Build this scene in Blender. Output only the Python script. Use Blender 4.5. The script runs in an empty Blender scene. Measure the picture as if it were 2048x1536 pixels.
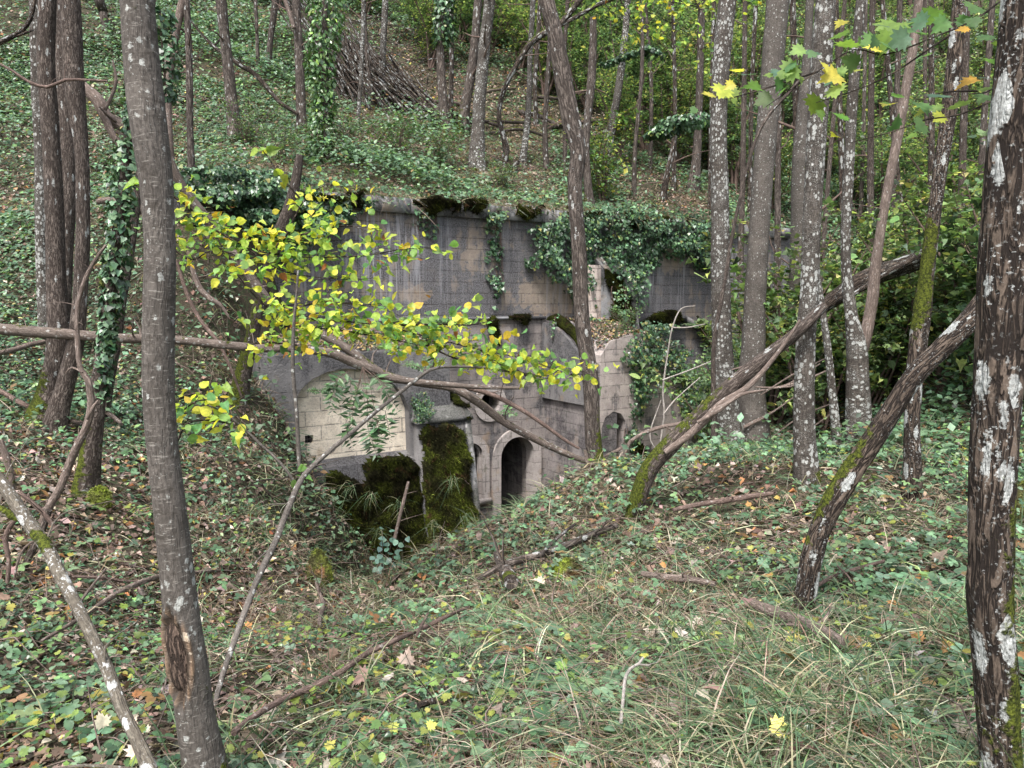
import bpy, math
import numpy as np
from mathutils import Vector
from mathutils.geometry import tessellate_polygon

rng = np.random.default_rng(7)
S = bpy.context.scene
COL = S.collection
F_PX = 1500.0            # focal length in pixels of the 2048 px wide photograph
PITCH = math.radians(6.4)
CAM = np.array([0.0, 0.0, 1.6])

# ---------------------------------------------------------------- camera
cam_d = bpy.data.cameras.new("camera")
cam = bpy.data.objects.new("camera", cam_d)
COL.objects.link(cam)
cam_d.sensor_width = 36.0
cam_d.lens = 36.0 * F_PX / 2048.0
cam_d.clip_start = 0.05
cam_d.clip_end = 500
cam.location = CAM
cam.rotation_euler = (math.radians(90) - PITCH, 0, 0)
S.camera = cam

# ---------------------------------------------------------------- world, sun, exposure
SUN_EL, SUN_AZ = math.radians(58), math.radians(200)
w = bpy.data.worlds.new("World")
S.world = w
w.use_nodes = True
nt = w.node_tree
nt.nodes.clear()
sky = nt.nodes.new("ShaderNodeTexSky")
sky.sky_type = 'NISHITA'
sky.sun_disc = False
sky.sun_elevation = SUN_EL
sky.sun_rotation = SUN_AZ
sky.air_density = 1.0
sky.dust_density = 4.0
hs = nt.nodes.new("ShaderNodeHueSaturation")
hs.inputs['Saturation'].default_value = 0.5
bg = nt.nodes.new("ShaderNodeBackground")
bg.inputs['Strength'].default_value = 0.11
wo = nt.nodes.new("ShaderNodeOutputWorld")
nt.links.new(sky.outputs[0], hs.inputs['Color'])
nt.links.new(hs.outputs[0], bg.inputs['Color'])
nt.links.new(bg.outputs[0], wo.inputs['Surface'])
sd = bpy.data.lights.new("sun", 'SUN')
sd.energy = 1.5
sd.angle = math.radians(10)
sd.color = (1.0, 0.965, 0.94)
sun = bpy.data.objects.new("sun", sd)
COL.objects.link(sun)
sun.rotation_euler = (math.radians(90) - SUN_EL, 0, math.radians(180) - SUN_AZ)
S.view_settings.view_transform = 'Standard'
S.view_settings.look = 'None'
S.view_settings.gamma = 1
S.view_settings.exposure = 1.68
S.render.engine = 'CYCLES'
S.cycles.max_bounces = 5
S.cycles.diffuse_bounces = 3
S.cycles.transmission_bounces = 3
S.cycles.transparent_max_bounces = 4
S.cycles.use_adaptive_sampling = True

# ---------------------------------------------------------------- numpy noise
def _h(ix, iy, iz):
    n = (ix * 374761393 + iy * 668265263 + iz * 2147483647 * 3 + 1013904223) & 0xffffffff
    n = ((n ^ (n >> 13)) * 1274126177) & 0xffffffff
    n = (n ^ (n >> 16)) & 0xffffffff
    return n / 4294967295.0

def vnoise(p):
    p = np.asarray(p, float)
    i = np.floor(p).astype(np.int64)
    f = p - i
    f = f * f * (3 - 2 * f)
    r = 0
    for dx in (0, 1):
        wx = f[:, 0] if dx else 1 - f[:, 0]
        for dy in (0, 1):
            wy = f[:, 1] if dy else 1 - f[:, 1]
            for dz in (0, 1):
                wz = f[:, 2] if dz else 1 - f[:, 2]
                r = r + wx * wy * wz * _h(i[:, 0] + dx, i[:, 1] + dy, i[:, 2] + dz)
    return r

def fbm(p, octv=3):
    a, s, t = 0.5, 0, 0
    p = np.asarray(p, float)
    for k in range(octv):
        s = s + a * vnoise(p * 2 ** k + 17.3 * k)
        t += a
        a *= .5
    return s / t

# ---------------------------------------------------------------- pixel <-> world
cp, sp = math.cos(PITCH), math.sin(PITCH)
def ray(px, py):
    a = (np.asarray(px, float) - 1024) / F_PX
    b = -(np.asarray(py, float) - 768) / F_PX
    return np.stack([a, cp + b * sp, -sp + b * cp], -1)

def at(px, py, Y):
    r = ray(px, py)
    return CAM + r * (np.asarray(Y, float) / r[..., 1])[..., None]

# ---------------------------------------------------------------- the fort's own axes: u along wall, w into the hill, z up
DU = np.array([0.845, 0.534]); DU /= np.linalg.norm(DU)
DW = np.array([-DU[1], DU[0]])
P0 = np.array([0.0, 18.0])
ANG = math.atan2(DU[1], DU[0])
def to_uw(x, y):
    dx, dy = np.asarray(x) - P0[0], np.asarray(y) - P0[1]
    return dx * DU[0] + dy * DU[1], dx * DW[0] + dy * DW[1]
def from_uw(u, v):
    u, v = np.asarray(u, float), np.asarray(v, float)
    return P0[0] + u * DU[0] + v * DW[0], P0[1] + u * DU[1] + v * DW[1]
def uz(px, py, v=0.0):
    r = ray(px, py)
    den = r[..., 0] * DW[0] + r[..., 1] * DW[1]
    c = (CAM[0] - P0[0]) * DW[0] + (CAM[1] - P0[1]) * DW[1]
    t = (v - c) / den
    x, y, z = CAM[0] + r[..., 0] * t, CAM[1] + r[..., 1] * t, CAM[2] + r[..., 2] * t
    return to_uw(x, y)[0], z

ZC = 3.75 - .02                 # top of the cornice
U_L, U_R = uz(425, 600, 0)[0] + 1.0, uz(1490, 600, 0)[0]

# ---------------------------------------------------------------- terrain
FP = [(0,1536,2.9),(500,1536,3.0),(1024,1536,2.6),(1500,1536,2.4),(2048,1536,2.3),
 (1024,1300,4.0),(1500,1300,3.7),(2048,1300,3.3),(560,1300,4.7),(0,1300,4.2),(1600,1240,4.4),
 (1024,1160,5.9),(1300,1100,6.4),(1600,1100,5.6),(2048,1050,5.6),
 (700,1265,6.7),(755,1205,7.3),(800,1150,7.7),(870,1100,8.0),(960,1060,8.0),(1080,1005,9.2),(1200,968,10.3),(1300,945,11.2),(1450,900,12.8),(1600,920,10.6),
 (1715,890,11.5),(1850,860,10.5),(2048,810,9.5),(2300,800,9),(2300,1100,5),
 (640,1260,6.5),(560,1100,8.0),(620,1040,10.2),(640,1135,8.5),(655,1190,7.7),(585,950,12.2),(560,900,11.9),(610,1000,11.4),(555,770,12.4),(620,965,12.6),(645,1010,12.3),(500,800,12.3),(430,900,10.4),(300,1000,8.0),(200,1000,7.4),(0,1000,6.4),
 (200,870,8.9),(0,800,9.6),(100,865,8.6),(0,600,13),(250,600,13.2),(430,640,13.0),(250,420,17),(0,400,17),(435,420,14.3),(545,570,14.3),(0,200,22),(300,200,23),(0,0,28),
 (1600,800,14.5),(1750,770,15),(2000,740,14),(1600,690,21),(1800,640,20),(2048,600,18),(1700,400,29),(2048,350,25),(-300,600,11),(-300,1000,5.6),(-300,200,20),(2048,0,42)]
BP = [(440,330,15.6),(560,350,16.6),(700,365,17.6),(950,340,21),(1180,400,21.6),(1400,395,25),(470,275,20.5),(610,255,22),(750,215,27),(930,270,25),
 (1000,210,31),(1200,320,26),(1400,220,33),(1600,300,33),(0,0,28),(400,0,33),(700,0,39),(1000,0,46),(1400,0,50),(2048,0,42),(2048,350,25),(1800,560,23),
 (0,200,22),(300,200,23),(250,420,17),(0,400,17),(-300,200,20),(2048,600,18),(1700,400,29),(1600,560,24)]
def _rbf(pts, extra):
    P = [at(a, b, c) for a, b, c in pts] + [np.array(e, float) for e in extra]
    P = np.array(P)
    d = np.sqrt(((P[:, None, :2] - P[None, :, :2]) ** 2).sum(-1) + 0.3)
    A = d + np.eye(len(P)) * -0.06
    n = len(P)
    M = np.zeros((n + 3, n + 3)); M[:n, :n] = A; M[:n, n] = 1; M[:n, n+1:] = P[:, :2]; M[n, :n] = 1; M[n+1:, :n] = P[:, :2].T
    w_ = np.linalg.solve(M, np.concatenate([P[:, 2], [0, 0, 0]]))
    def f(x, y):
        out = np.empty(len(x))
        for i in range(0, len(x), 20000):
            xx, yy = x[i:i+20000], y[i:i+20000]
            dd = np.sqrt((xx[:, None] - P[:, 0]) ** 2 + (yy[:, None] - P[:, 1]) ** 2 + 0.3)
            out[i:i+20000] = dd @ w_[:n] + w_[n] + w_[n+1] * xx + w_[n+2] * yy
        return out
    return f
def ditch(u, v, z):
    x, y = from_uw(u, v); return (float(x), float(y), z)
ext_f = [(0,0,0),(0,-3,.1),(-4,-2,.1),(4,-2,.3),(4,1,.1),(-3,1.5,-.2),
  ditch(-3.3,-3.4,-3.5), ditch(-2.6,-4.8,-3.4), ditch(-1.5,-3.6,-3.8), ditch(0,-1,-3.9), ditch(0,-4,-3.9), ditch(1.5,-4,-3.6), ditch(-1,0,-3.9), ditch(1,3,-3.9), ditch(-1,3,-3.9), ditch(-1,6,-3.9),ditch(1,6,-3.9),
  ditch(3,-4.2,-3.0), ditch(5,-3.2,-2.3), ditch(7,-2,-1.6), ditch(9,-1,-.6), ditch(5,2,-2), ditch(8,2,-1)]
ext_f += [ditch(float(uz(px, 900, -2.25)[0]), v_, float(uz(px, py, -2.25)[1])) for px, py in ((612, 965), (650, 1020), (720, 1090), (800, 1120)) for v_ in (-2.3, -1.0)]
ext_f += [tuple(float(q) for q in at(px, 600 + (1.6 - z_) / Y_ * 1500, Y_)) for px, Y_, z_ in ((715, 8.9, -3.0), (770, 9.0, -3.2), (840, 9.6, -3.4), (700, 10.2, -3.5), (770, 10.6, -3.7), (860, 11.2, -3.8), (740, 12.0, -3.8), (830, 12.4, -3.9), (680, 11.4, -3.5))]
ext_b = [ditch(u, .3, ZC + .05) for u in (-5.5, -4, -2, 0, 2, 4, 6, 8)]
fF, fB = _rbf(FP, ext_f), _rbf(BP, ext_b)

def ss(a, b, x):
    t = np.clip((np.asarray(x, float) - a) / (b - a), 0, 1)
    return t * t * (3 - 2 * t)
W_CUT = 0.3
def blend(u, v, side):
    """side 0 = the low ground in front, 1 = the hill behind the wall"""
    k = np.maximum(ss(U_L + .3, U_L - 1.2, u), ss(U_R - .2, U_R + 1.6, u))
    dl = .3 + 3.2 * np.maximum(ss(U_L, U_L - 4, u), ss(U_R, U_R + 4, u))
    s = ss(-dl, dl, v - W_CUT)
    return np.where(side > 0, 1 - k * (1 - s), k * s)
def height(x, y, side=None):
    x, y = np.atleast_1d(np.asarray(x, float)), np.atleast_1d(np.asarray(y, float))
    u, v = to_uw(x, y)
    if side is None:
        side = (v > W_CUT).astype(int)
    t = blend(u, v, side)
    h = (1 - t) * fF(x, y) + t * fB(x, y)
    p = np.stack([x, y, 0 * x], -1)
    h = h + (fbm(p * .55, 3) - .5) * .55 * ss(2, 9, y) + (fbm(p * 2.3 + 9, 2) - .5) * .16
    return h
def on_ground(px, py, ymax=60.):
    """first point of the terrain that the ray through a pixel of the photograph meets"""
    r = ray(px, py)
    ys = np.concatenate([np.linspace(1.2, 12, 260), np.linspace(12.05, ymax, 700)])
    t = ys / r[1]
    P = CAM + t[:, None] * r
    u, v = to_uw(P[:, 0], P[:, 1])
    d = P[:, 2] - height(P[:, 0], P[:, 1])
    hit = np.nonzero(d < 0)[0]
    return P[hit[0]] if len(hit) else P[-1]

# ---------------------------------------------------------------- mesh building
class MB:
    def __init__(self):
        self.v, self.f, self.n, self.c, self.b, self.m = [], [], [], [], [], []
        self.k = 0
    def add(self, verts, faces, col=None, bk=None, moss=None):
        """faces: array (n,3) or (n,4) of vertex indices"""
        verts = np.asarray(verts, np.float32).reshape(-1, 3)
        faces = np.asarray(faces, np.int32)
        self.v.append(verts); self.f.append((faces + self.k).ravel()); self.n.append(np.full(len(faces), faces.shape[1], np.int32))
        N = len(verts)
        self.c.append(np.ones((N, 3), np.float32) if col is None else np.broadcast_to(np.asarray(col, np.float32), (N, 3)))
        self.b.append(verts if bk is None else np.asarray(bk, np.float32))
        self.m.append(np.zeros(N, np.float32) if moss is None else np.broadcast_to(np.asarray(moss, np.float32), (N,)))
        self.k += N
    def poly(self, verts, face_list):
        for f in face_list:
            self.add(np.asarray(verts)[list(f)], [list(range(len(f)))])
    def build(self, name, mat, parent=None, smooth=False):
        me = bpy.data.meshes.new(name)
        v = np.concatenate(self.v); li = np.concatenate(self.f); n = np.concatenate(self.n)
        if parent is not None and not getattr(self, 'local', False):
            v = v - np.array(parent['_org'], np.float32)
        me.vertices.add(len(v)); me.vertices.foreach_set('co', v.ravel())
        me.loops.add(len(li)); me.loops.foreach_set('vertex_index', li)
        me.polygons.add(len(n))
        st = np.concatenate([[0], np.cumsum(n)[:-1]]).astype(np.int32)
        me.polygons.foreach_set('loop_start', st)
        me.update(calc_edges=True)
        c = np.concatenate(self.c); c4 = np.concatenate([c, np.ones((len(c), 1), np.float32)], 1)
        a = me.color_attributes.new('col', 'FLOAT_COLOR', 'POINT'); a.data.foreach_set('color', c4.ravel())
        a = me.attributes.new('bk', 'FLOAT_VECTOR', 'POINT'); a.data.foreach_set('vector', np.concatenate(self.b).astype(np.float32).ravel())
        a = me.attributes.new('moss', 'FLOAT', 'POINT'); a.data.foreach_set('value', np.concatenate(self.m).astype(np.float32))
        if smooth:
            me.polygons.foreach_set('use_smooth', np.ones(len(n), bool))
        me.materials.append(mat)
        o = bpy.data.objects.new(name, me)
        COL.objects.link(o)
        if parent is not None:
            o.parent = parent
        return o

def empty(name, loc, label, cat, group=None, rz=0):
    o = bpy.data.objects.new(name, None)
    COL.objects.link(o)
    o.location = [float(q) for q in loc]
    o.rotation_euler = (0, 0, rz)
    o.empty_display_size = .2
    o['label'] = label; o['category'] = cat
    if group: o['group'] = group
    o['_org'] = [float(q) for q in loc]
    return o
def tag(o, label=None, cat=None, group=None, kind=None):
    if label: o['label'] = label
    if cat: o['category'] = cat
    if group: o['group'] = group
    if kind: o['kind'] = kind
    return o

def spline(P, R, step):
    """Catmull-Rom through P with radii R, resampled about every `step` metres"""
    P = np.asarray(P, float); R = np.asarray(R, float)
    Q = np.vstack([2 * P[0] - P[1], P, 2 * P[-1] - P[-2]])
    out, rr = [], []
    for i in range(len(P) - 1):
        p0, p1, p2, p3 = Q[i:i+4]
        n = max(2, int(np.linalg.norm(p2 - p1) / step))
        t = np.linspace(0, 1, n, endpoint=False)[:, None]
        out.append(.5 * ((2*p1) + (-p0+p2)*t + (2*p0-5*p1+4*p2-p3)*t*t + (-p0+3*p1-3*p2+p3)*t**3))
        rr.append(R[i] + (R[i+1] - R[i]) * t[:, 0])
    out.append(P[-1:]); rr.append(R[-1:])
    return np.vstack(out), np.concatenate(rr)

def tube(mb, P, R, sides=10, step=.12, furrow=0., flare=0., moss=None, col=(1, 1, 1), seed=0., shape=None, raw=False, lump=.06):
    if not raw:
        P, R = spline(P, R, step)
    P = np.asarray(P, float); R = np.asarray(R, float)
    n = len(P)
    T = np.gradient(P, axis=0); T /= np.linalg.norm(T, axis=1)[:, None] + 1e-9
    ref = np.array([0, -1., 0]) if abs(T[0][1]) < .8 else np.array([1., 0, 0])
    A = np.cross(T, ref); A /= np.linalg.norm(A, axis=1)[:, None] + 1e-9
    B = np.cross(T, A)
    L = np.concatenate([[0], np.cumsum(np.linalg.norm(np.diff(P, axis=0), axis=1))])
    if flare:
        R = R * (1 + flare * np.exp(-L / (.35 + R[0] * 2)))
    th = np.linspace(0, 2 * math.pi, sides, endpoint=False)
    ct, st = np.cos(th), np.sin(th)
    r0 = float(np.mean(R))
    bk = np.stack([np.broadcast_to(ct * r0, (n, sides)) , np.broadcast_to(st * r0, (n, sides)), np.broadcast_to(L[:, None], (n, sides))], -1) + seed * 1.7
    rad = np.broadcast_to(R[:, None], (n, sides)).copy()
    bb = bk.reshape(-1, 3)
    rad *= 1 + lump * 2 * (fbm(bb * np.array([1.2 / max(r0, .02), 1.2 / max(r0, .02), 3.]) + 3, 2).reshape(n, sides) - .5)
    if furrow:
        q = bb * np.array([1 / .012, 1 / .012, 7.])
        q[:, :2] += 1.5 * (vnoise(bb * 18)[:, None] - .5)
        rg = 1 - np.abs(2 * vnoise(q) - 1)
        rad += furrow * (rg.reshape(n, sides) - .5)
    if flare:
        rad *= 1 + (.22 * np.exp(-L / .3))[:, None] * np.cos(th * 3 + seed * 5)[None]
    V = P[:, None] + rad[..., None] * (ct[None, :, None] * A[:, None] + st[None, :, None] * B[:, None])
    if shape is not None:
        V, col = shape(V, P, rad, L, th)
    i, j = np.meshgrid(np.arange(n - 1), np.arange(sides), indexing='ij')
    j2 = (j + 1) % sides
    Fq = np.stack([i * sides + j, i * sides + j2, (i + 1) * sides + j2, (i + 1) * sides + j], -1).reshape(-1, 4)
    mv = None
    if moss is not None:
        nrm = (ct[None, :, None] * A[:, None] + st[None, :, None] * B[:, None]).reshape(-1, 3)
        mv = moss(V.reshape(-1, 3), nrm, np.repeat(L, sides))
    mb.add(V.reshape(-1, 3), Fq, col, bk.reshape(-1, 3), mv)
    for e, q in ((0, P[0]), (n - 1, P[-1])):
        ring = V[e]
        vv = np.vstack([ring, q[None]])
        ff = [[k, (k + 1) % sides, sides] for k in range(sides)]
        mb.add(vv, ff, (.8, .8, .8), np.vstack([bk[e], bk[e][:1]]), 0)
    return P

# ---------------------------------------------------------------- leaf templates: (verts 2D/3D, faces)
def fan(outline, fold=.12, droop=.15):
    o = np.array(outline, float)
    c = np.array([[0, o[:, 1].max() * .42]])
    v = np.vstack([c, o])
    z = fold * np.abs(v[:, 0]) - droop * v[:, 1] ** 2
    V = np.column_stack([v, z])
    n = len(o)
    return V, np.array([[0, 1 + i, 1 + (i + 1) % n] for i in range(n)])
T_OVAL = fan([(0, 0), (.28, .2), (.38, .5), (.25, .8), (0, 1), (-.25, .8), (-.38, .5), (-.28, .2)])
T_ROUND = fan([(0, .04), (.3, .06), (.46, .35), (.42, .66), (.22, .86), (0, 1.02), (-.22, .86), (-.42, .66), (-.46, .35), (-.3, .06)], .15, .22)
T_IVY = fan([(0, .1), (.28, 0), (.5, .28), (.3, .5), (.24, .7), (0, 1), (-.24, .7), (-.3, .5), (-.5, .28), (-.28, 0)], .12, .1)
T_QUAD = (np.array([(0, 0, 0), (.34, .5, .06), (0, 1, -.08), (-.34, .5, .06)], float), np.array([[0, 1, 2], [0, 2, 3]]))
T_LANCE = (np.array([(0, 0, 0), (.17, .4, .03), (0, 1, -.1), (-.17, .4, .03)], float), np.array([[0, 1, 2], [0, 2, 3]]))
def _hazel():
    o = [(0, 0), (.17, .03), (.34, .16), (.42, .36), (.40, .56), (.30, .74), (.15, .88), (0, 1.06)]
    o = o + [(-x, y) for x, y in o[-2:0:-1]]
    v, f = fan(o, .34, .28)
    v[1:, 2] += .05 * np.sin(np.arange(len(o)) * 2.4)
    return v, f
T_HAZEL = _hazel()
_mp = [(0,0),(.06,.1),(.3,.02),(.27,.14),(.5,.2),(.36,.32),(.56,.5),(.36,.5),(.38,.66),(.2,.6),(.16,.82),(.08,.8),(0,1)]
T_MAPLE = fan(_mp + [(-x, y) for x, y in _mp[-2:0:-1]], .1, .2)
_tri = []
def _triple():
    V, Fc, k = [], [], 0
    for a, sc in ((0, 1), (1.35, .85), (-1.35, .85)):
        v, f = T_OVAL
        v = v.copy() * sc * .6; v[:, 1] += .06
        R = np.array([[math.cos(a), -math.sin(a)], [math.sin(a), math.cos(a)]])
        v[:, :2] = v[:, :2] @ R.T
        V.append(v + [0, 0, 0]); Fc.append(f + k); k += len(v)
    return np.vstack(V), np.vstack(Fc)
T_TRIPLE = _triple()

def leaves(mb, tpl, pos, up, size, cols, tilt=.5, yaw=None, fwd=None, curl=None):
    """scatter template leaves. up: (n,3) mean facing direction; tilt: spread of it"""
    n = len(pos)
    if n == 0: return
    V, Fc = tpl
    up = np.broadcast_to(np.asarray(up, float), (n, 3)) + rng.normal(0, tilt, (n, 3))
    up /= np.linalg.norm(up, axis=1)[:, None] + 1e-9
    if fwd is None:
        f = rng.normal(0, 1, (n, 3))
    else:
        f = np.broadcast_to(np.asarray(fwd, float), (n, 3)) + rng.normal(0, .45, (n, 3))
    f -= up * (f * up).sum(1)[:, None]
    f /= np.linalg.norm(f, axis=1)[:, None] + 1e-9
    r = np.cross(f, up)
    s = np.broadcast_to(np.asarray(size, float), (n,))
    W = V[None, :, 0, None] * r[:, None] + V[None, :, 1, None] * f[:, None]
    cz = rng.uniform(-.5, 2.4, n) if curl is None else rng.uniform(-curl, curl * 2.5, n)
    W = W + (V[None, :, 2] * cz[:, None])[..., None] * up[:, None]
    W = pos[:, None] + W * s[:, None, None]
    k = len(V)
    faces = (Fc[None] + (np.arange(n) * k)[:, None, None]).reshape(-1, Fc.shape[1])
    c = np.repeat(np.asarray(cols, np.float32), k, 0)
    mb.add(W.reshape(-1, 3), faces, c)

def pick(pal, n, jit=.22):
    """pal: list of (weight, rgb)"""
    w_ = np.array([p[0] for p in pal], float); w_ /= w_.sum()
    c = np.array([p[1] for p in pal], float)
    i = rng.choice(len(pal), n, p=w_)
    return np.clip(c[i] * rng.lognormal(0, jit, (n, 1)) * rng.normal(1, .06, (n, 3)), .004, .95)

def blades(mb, pos, length, width, cols, up=(0, 0, 1), lean=.6, bend=.7, leandir=None):
    n = len(pos)
    d = np.broadcast_to(np.asarray(up, float), (n, 3)) + rng.normal(0, lean, (n, 3))
    if leandir is not None: d = d + leandir
    d /= np.linalg.norm(d, axis=1)[:, None]
    side = np.cross(d, rng.normal(0, 1, (n, 3))); side /= np.linalg.norm(side, axis=1)[:, None] + 1e-9
    hz = d.copy(); hz[:, 2] = 0; hz /= np.linalg.norm(hz, axis=1)[:, None] + 1e-6
    ts = np.array([0, .35, .7, 1.])
    wd = np.array([1, .85, .55, .12])
    bn = (bend * rng.uniform(.3, 1.4, n))[:, None]
    L = np.broadcast_to(np.asarray(length, float), (n,))[:, None]
    Wd = np.broadcast_to(np.asarray(width, float), (n,))[:, None]
    V = []
    for t, q in zip(ts, wd):
        c = pos + L * (d * t + (hz * .7 + np.array([0, 0, -1.0])) * bn * t * t * .55)
        V += [c - side * Wd * q * .5, c + side * Wd * q * .5]
    V = np.stack(V, 1).reshape(-1, 3)
    Fc = np.array([[0, 1, 3, 2], [2, 3, 5, 4], [4, 5, 7, 6]])
    faces = (Fc[None] + (np.arange(n) * 8)[:, None, None]).reshape(-1, 4)
    mb.add(V, faces, np.repeat(np.asarray(cols, np.float32), 8, 0))

# ---------------------------------------------------------------- materials
class N:
    def __init__(s, name, rough=.9):
        s.m = bpy.data.materials.new(name); s.m.use_nodes = True
        s.t = s.m.node_tree; s.t.nodes.clear()
        s.out = s.t.nodes.new('ShaderNodeOutputMaterial')
    def n(s, typ, **kw):
        nd = s.t.nodes.new('ShaderNode' + typ)
        for k, v in kw.items():
            if k.startswith('i_'):
                key = k[2:]
                key = int(key) if key.isdigit() else key.replace('_', ' ')
                if hasattr(v, 'links') or isinstance(v, bpy.types.NodeSocket): s.t.links.new(v, nd.inputs[key])
                else: nd.inputs[key].default_value = v
            else: setattr(nd, k, v)
        return nd
    def math(s, op, a, b=None, clamp=False):
        nd = s.t.nodes.new('ShaderNodeMath'); nd.operation = op; nd.use_clamp = clamp
        for i, q in enumerate((a, b)):
            if q is None: continue
            if isinstance(q, bpy.types.NodeSocket): s.t.links.new(q, nd.inputs[i])
            else: nd.inputs[i].default_value = q
        return nd.outputs[0]
    def mix(s, f, a, b, typ='MIX'):
        nd = s.t.nodes.new('ShaderNodeMix'); nd.data_type = 'RGBA'; nd.blend_type = typ
        for i, q in ((0, f), (6, a), (7, b)):
            if isinstance(q, bpy.types.NodeSocket): s.t.links.new(q, nd.inputs[i])
            else: nd.inputs[i].default_value = q if i == 0 else (*q, 1)
        return nd.outputs[2]
    def step(s, x, a, b):
        nd = s.t.nodes.new('ShaderNodeMapRange'); nd.interpolation_type = 'SMOOTHSTEP'
        s.t.links.new(x, nd.inputs[0]); nd.inputs[1].default_value = a; nd.inputs[2].default_value = b
        return nd.outputs[0]
    def noise(s, vec, scale, detail=3, rough=.55, dist=0.):
        nd = s.n('TexNoise', i_Scale=scale, i_Detail=detail, i_Roughness=rough, i_Distortion=dist)
        s.t.links.new(vec, nd.inputs['Vector']); return nd.outputs['Fac']
    def scale(s, vec, xyz, off=(0, 0, 0)):
        nd = s.t.nodes.new('ShaderNodeMapping'); s.t.links.new(vec, nd.inputs[0])
        nd.inputs['Scale'].default_value = xyz; nd.inputs['Location'].default_value = off
        return nd.outputs[0]
    def finish(s, col, bump=None, dist=.01, strength=.7, rough=.9, spec=.3):
        b = s.n('BsdfPrincipled')
        if isinstance(col, bpy.types.NodeSocket): s.t.links.new(col, b.inputs['Base Color'])
        else: b.inputs['Base Color'].default_value = (*col, 1)
        if isinstance(rough, bpy.types.NodeSocket): s.t.links.new(rough, b.inputs['Roughness'])
        else: b.inputs['Roughness'].default_value = rough
        b.inputs['Specular IOR Level'].default_value = spec
        if bump is not None:
            bp = s.n('Bump', i_Distance=dist, i_Strength=strength)
            s.t.links.new(bump, bp.inputs['Height']); s.t.links.new(bp.outputs[0], b.inputs['Normal'])
        s.t.links.new(b.outputs[0], s.out.inputs['Surface'])
        return s.m

def m_leaf(name, transl=.35, rough=.5, spec=.35, vein=True):
    s = N(name)
    a = s.n('Attribute', attribute_name='col')
    g = s.n('NewGeometry')
    nz = s.noise(g.outputs['Position'], 45, 2)
    col = s.mix(s.math('MULTIPLY', s.step(nz, .35, .7), .35), a.outputs['Color'], (.05, .05, .025), 'MIX')
    col = s.mix(.75, a.outputs['Color'], col)
    col = s.mix(s.math('MULTIPLY', s.step(s.noise(g.outputs['Position'], 130, 2, .7), .66, .72), .6), col, (.10, .06, .03))
    col = s.mix(s.step(s.noise(g.outputs['Position'], 22, 2), .3, .7), s.mix(1, col, (.72, .78, .8), 'MULTIPLY'), col)
    b = s.n('BsdfPrincipled', i_Roughness=rough); b.inputs['Specular IOR Level'].default_value = spec
    s.t.links.new(col, b.inputs['Base Color'])
    if transl > 0:
        tr = s.n('BsdfTranslucent')
        tc = s.mix(1, col, (1.25, 1.3, .75), 'MULTIPLY')
        s.t.links.new(tc, tr.inputs[0])
        mx = s.n('MixShader', i_0=transl)
        s.t.links.new(b.outputs[0], mx.inputs[1]); s.t.links.new(tr.outputs[0], mx.inputs[2])
        s.t.links.new(mx.outputs[0], s.out.inputs['Surface'])
    else:
        s.t.links.new(b.outputs[0], s.out.inputs['Surface'])
    return s.m

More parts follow.
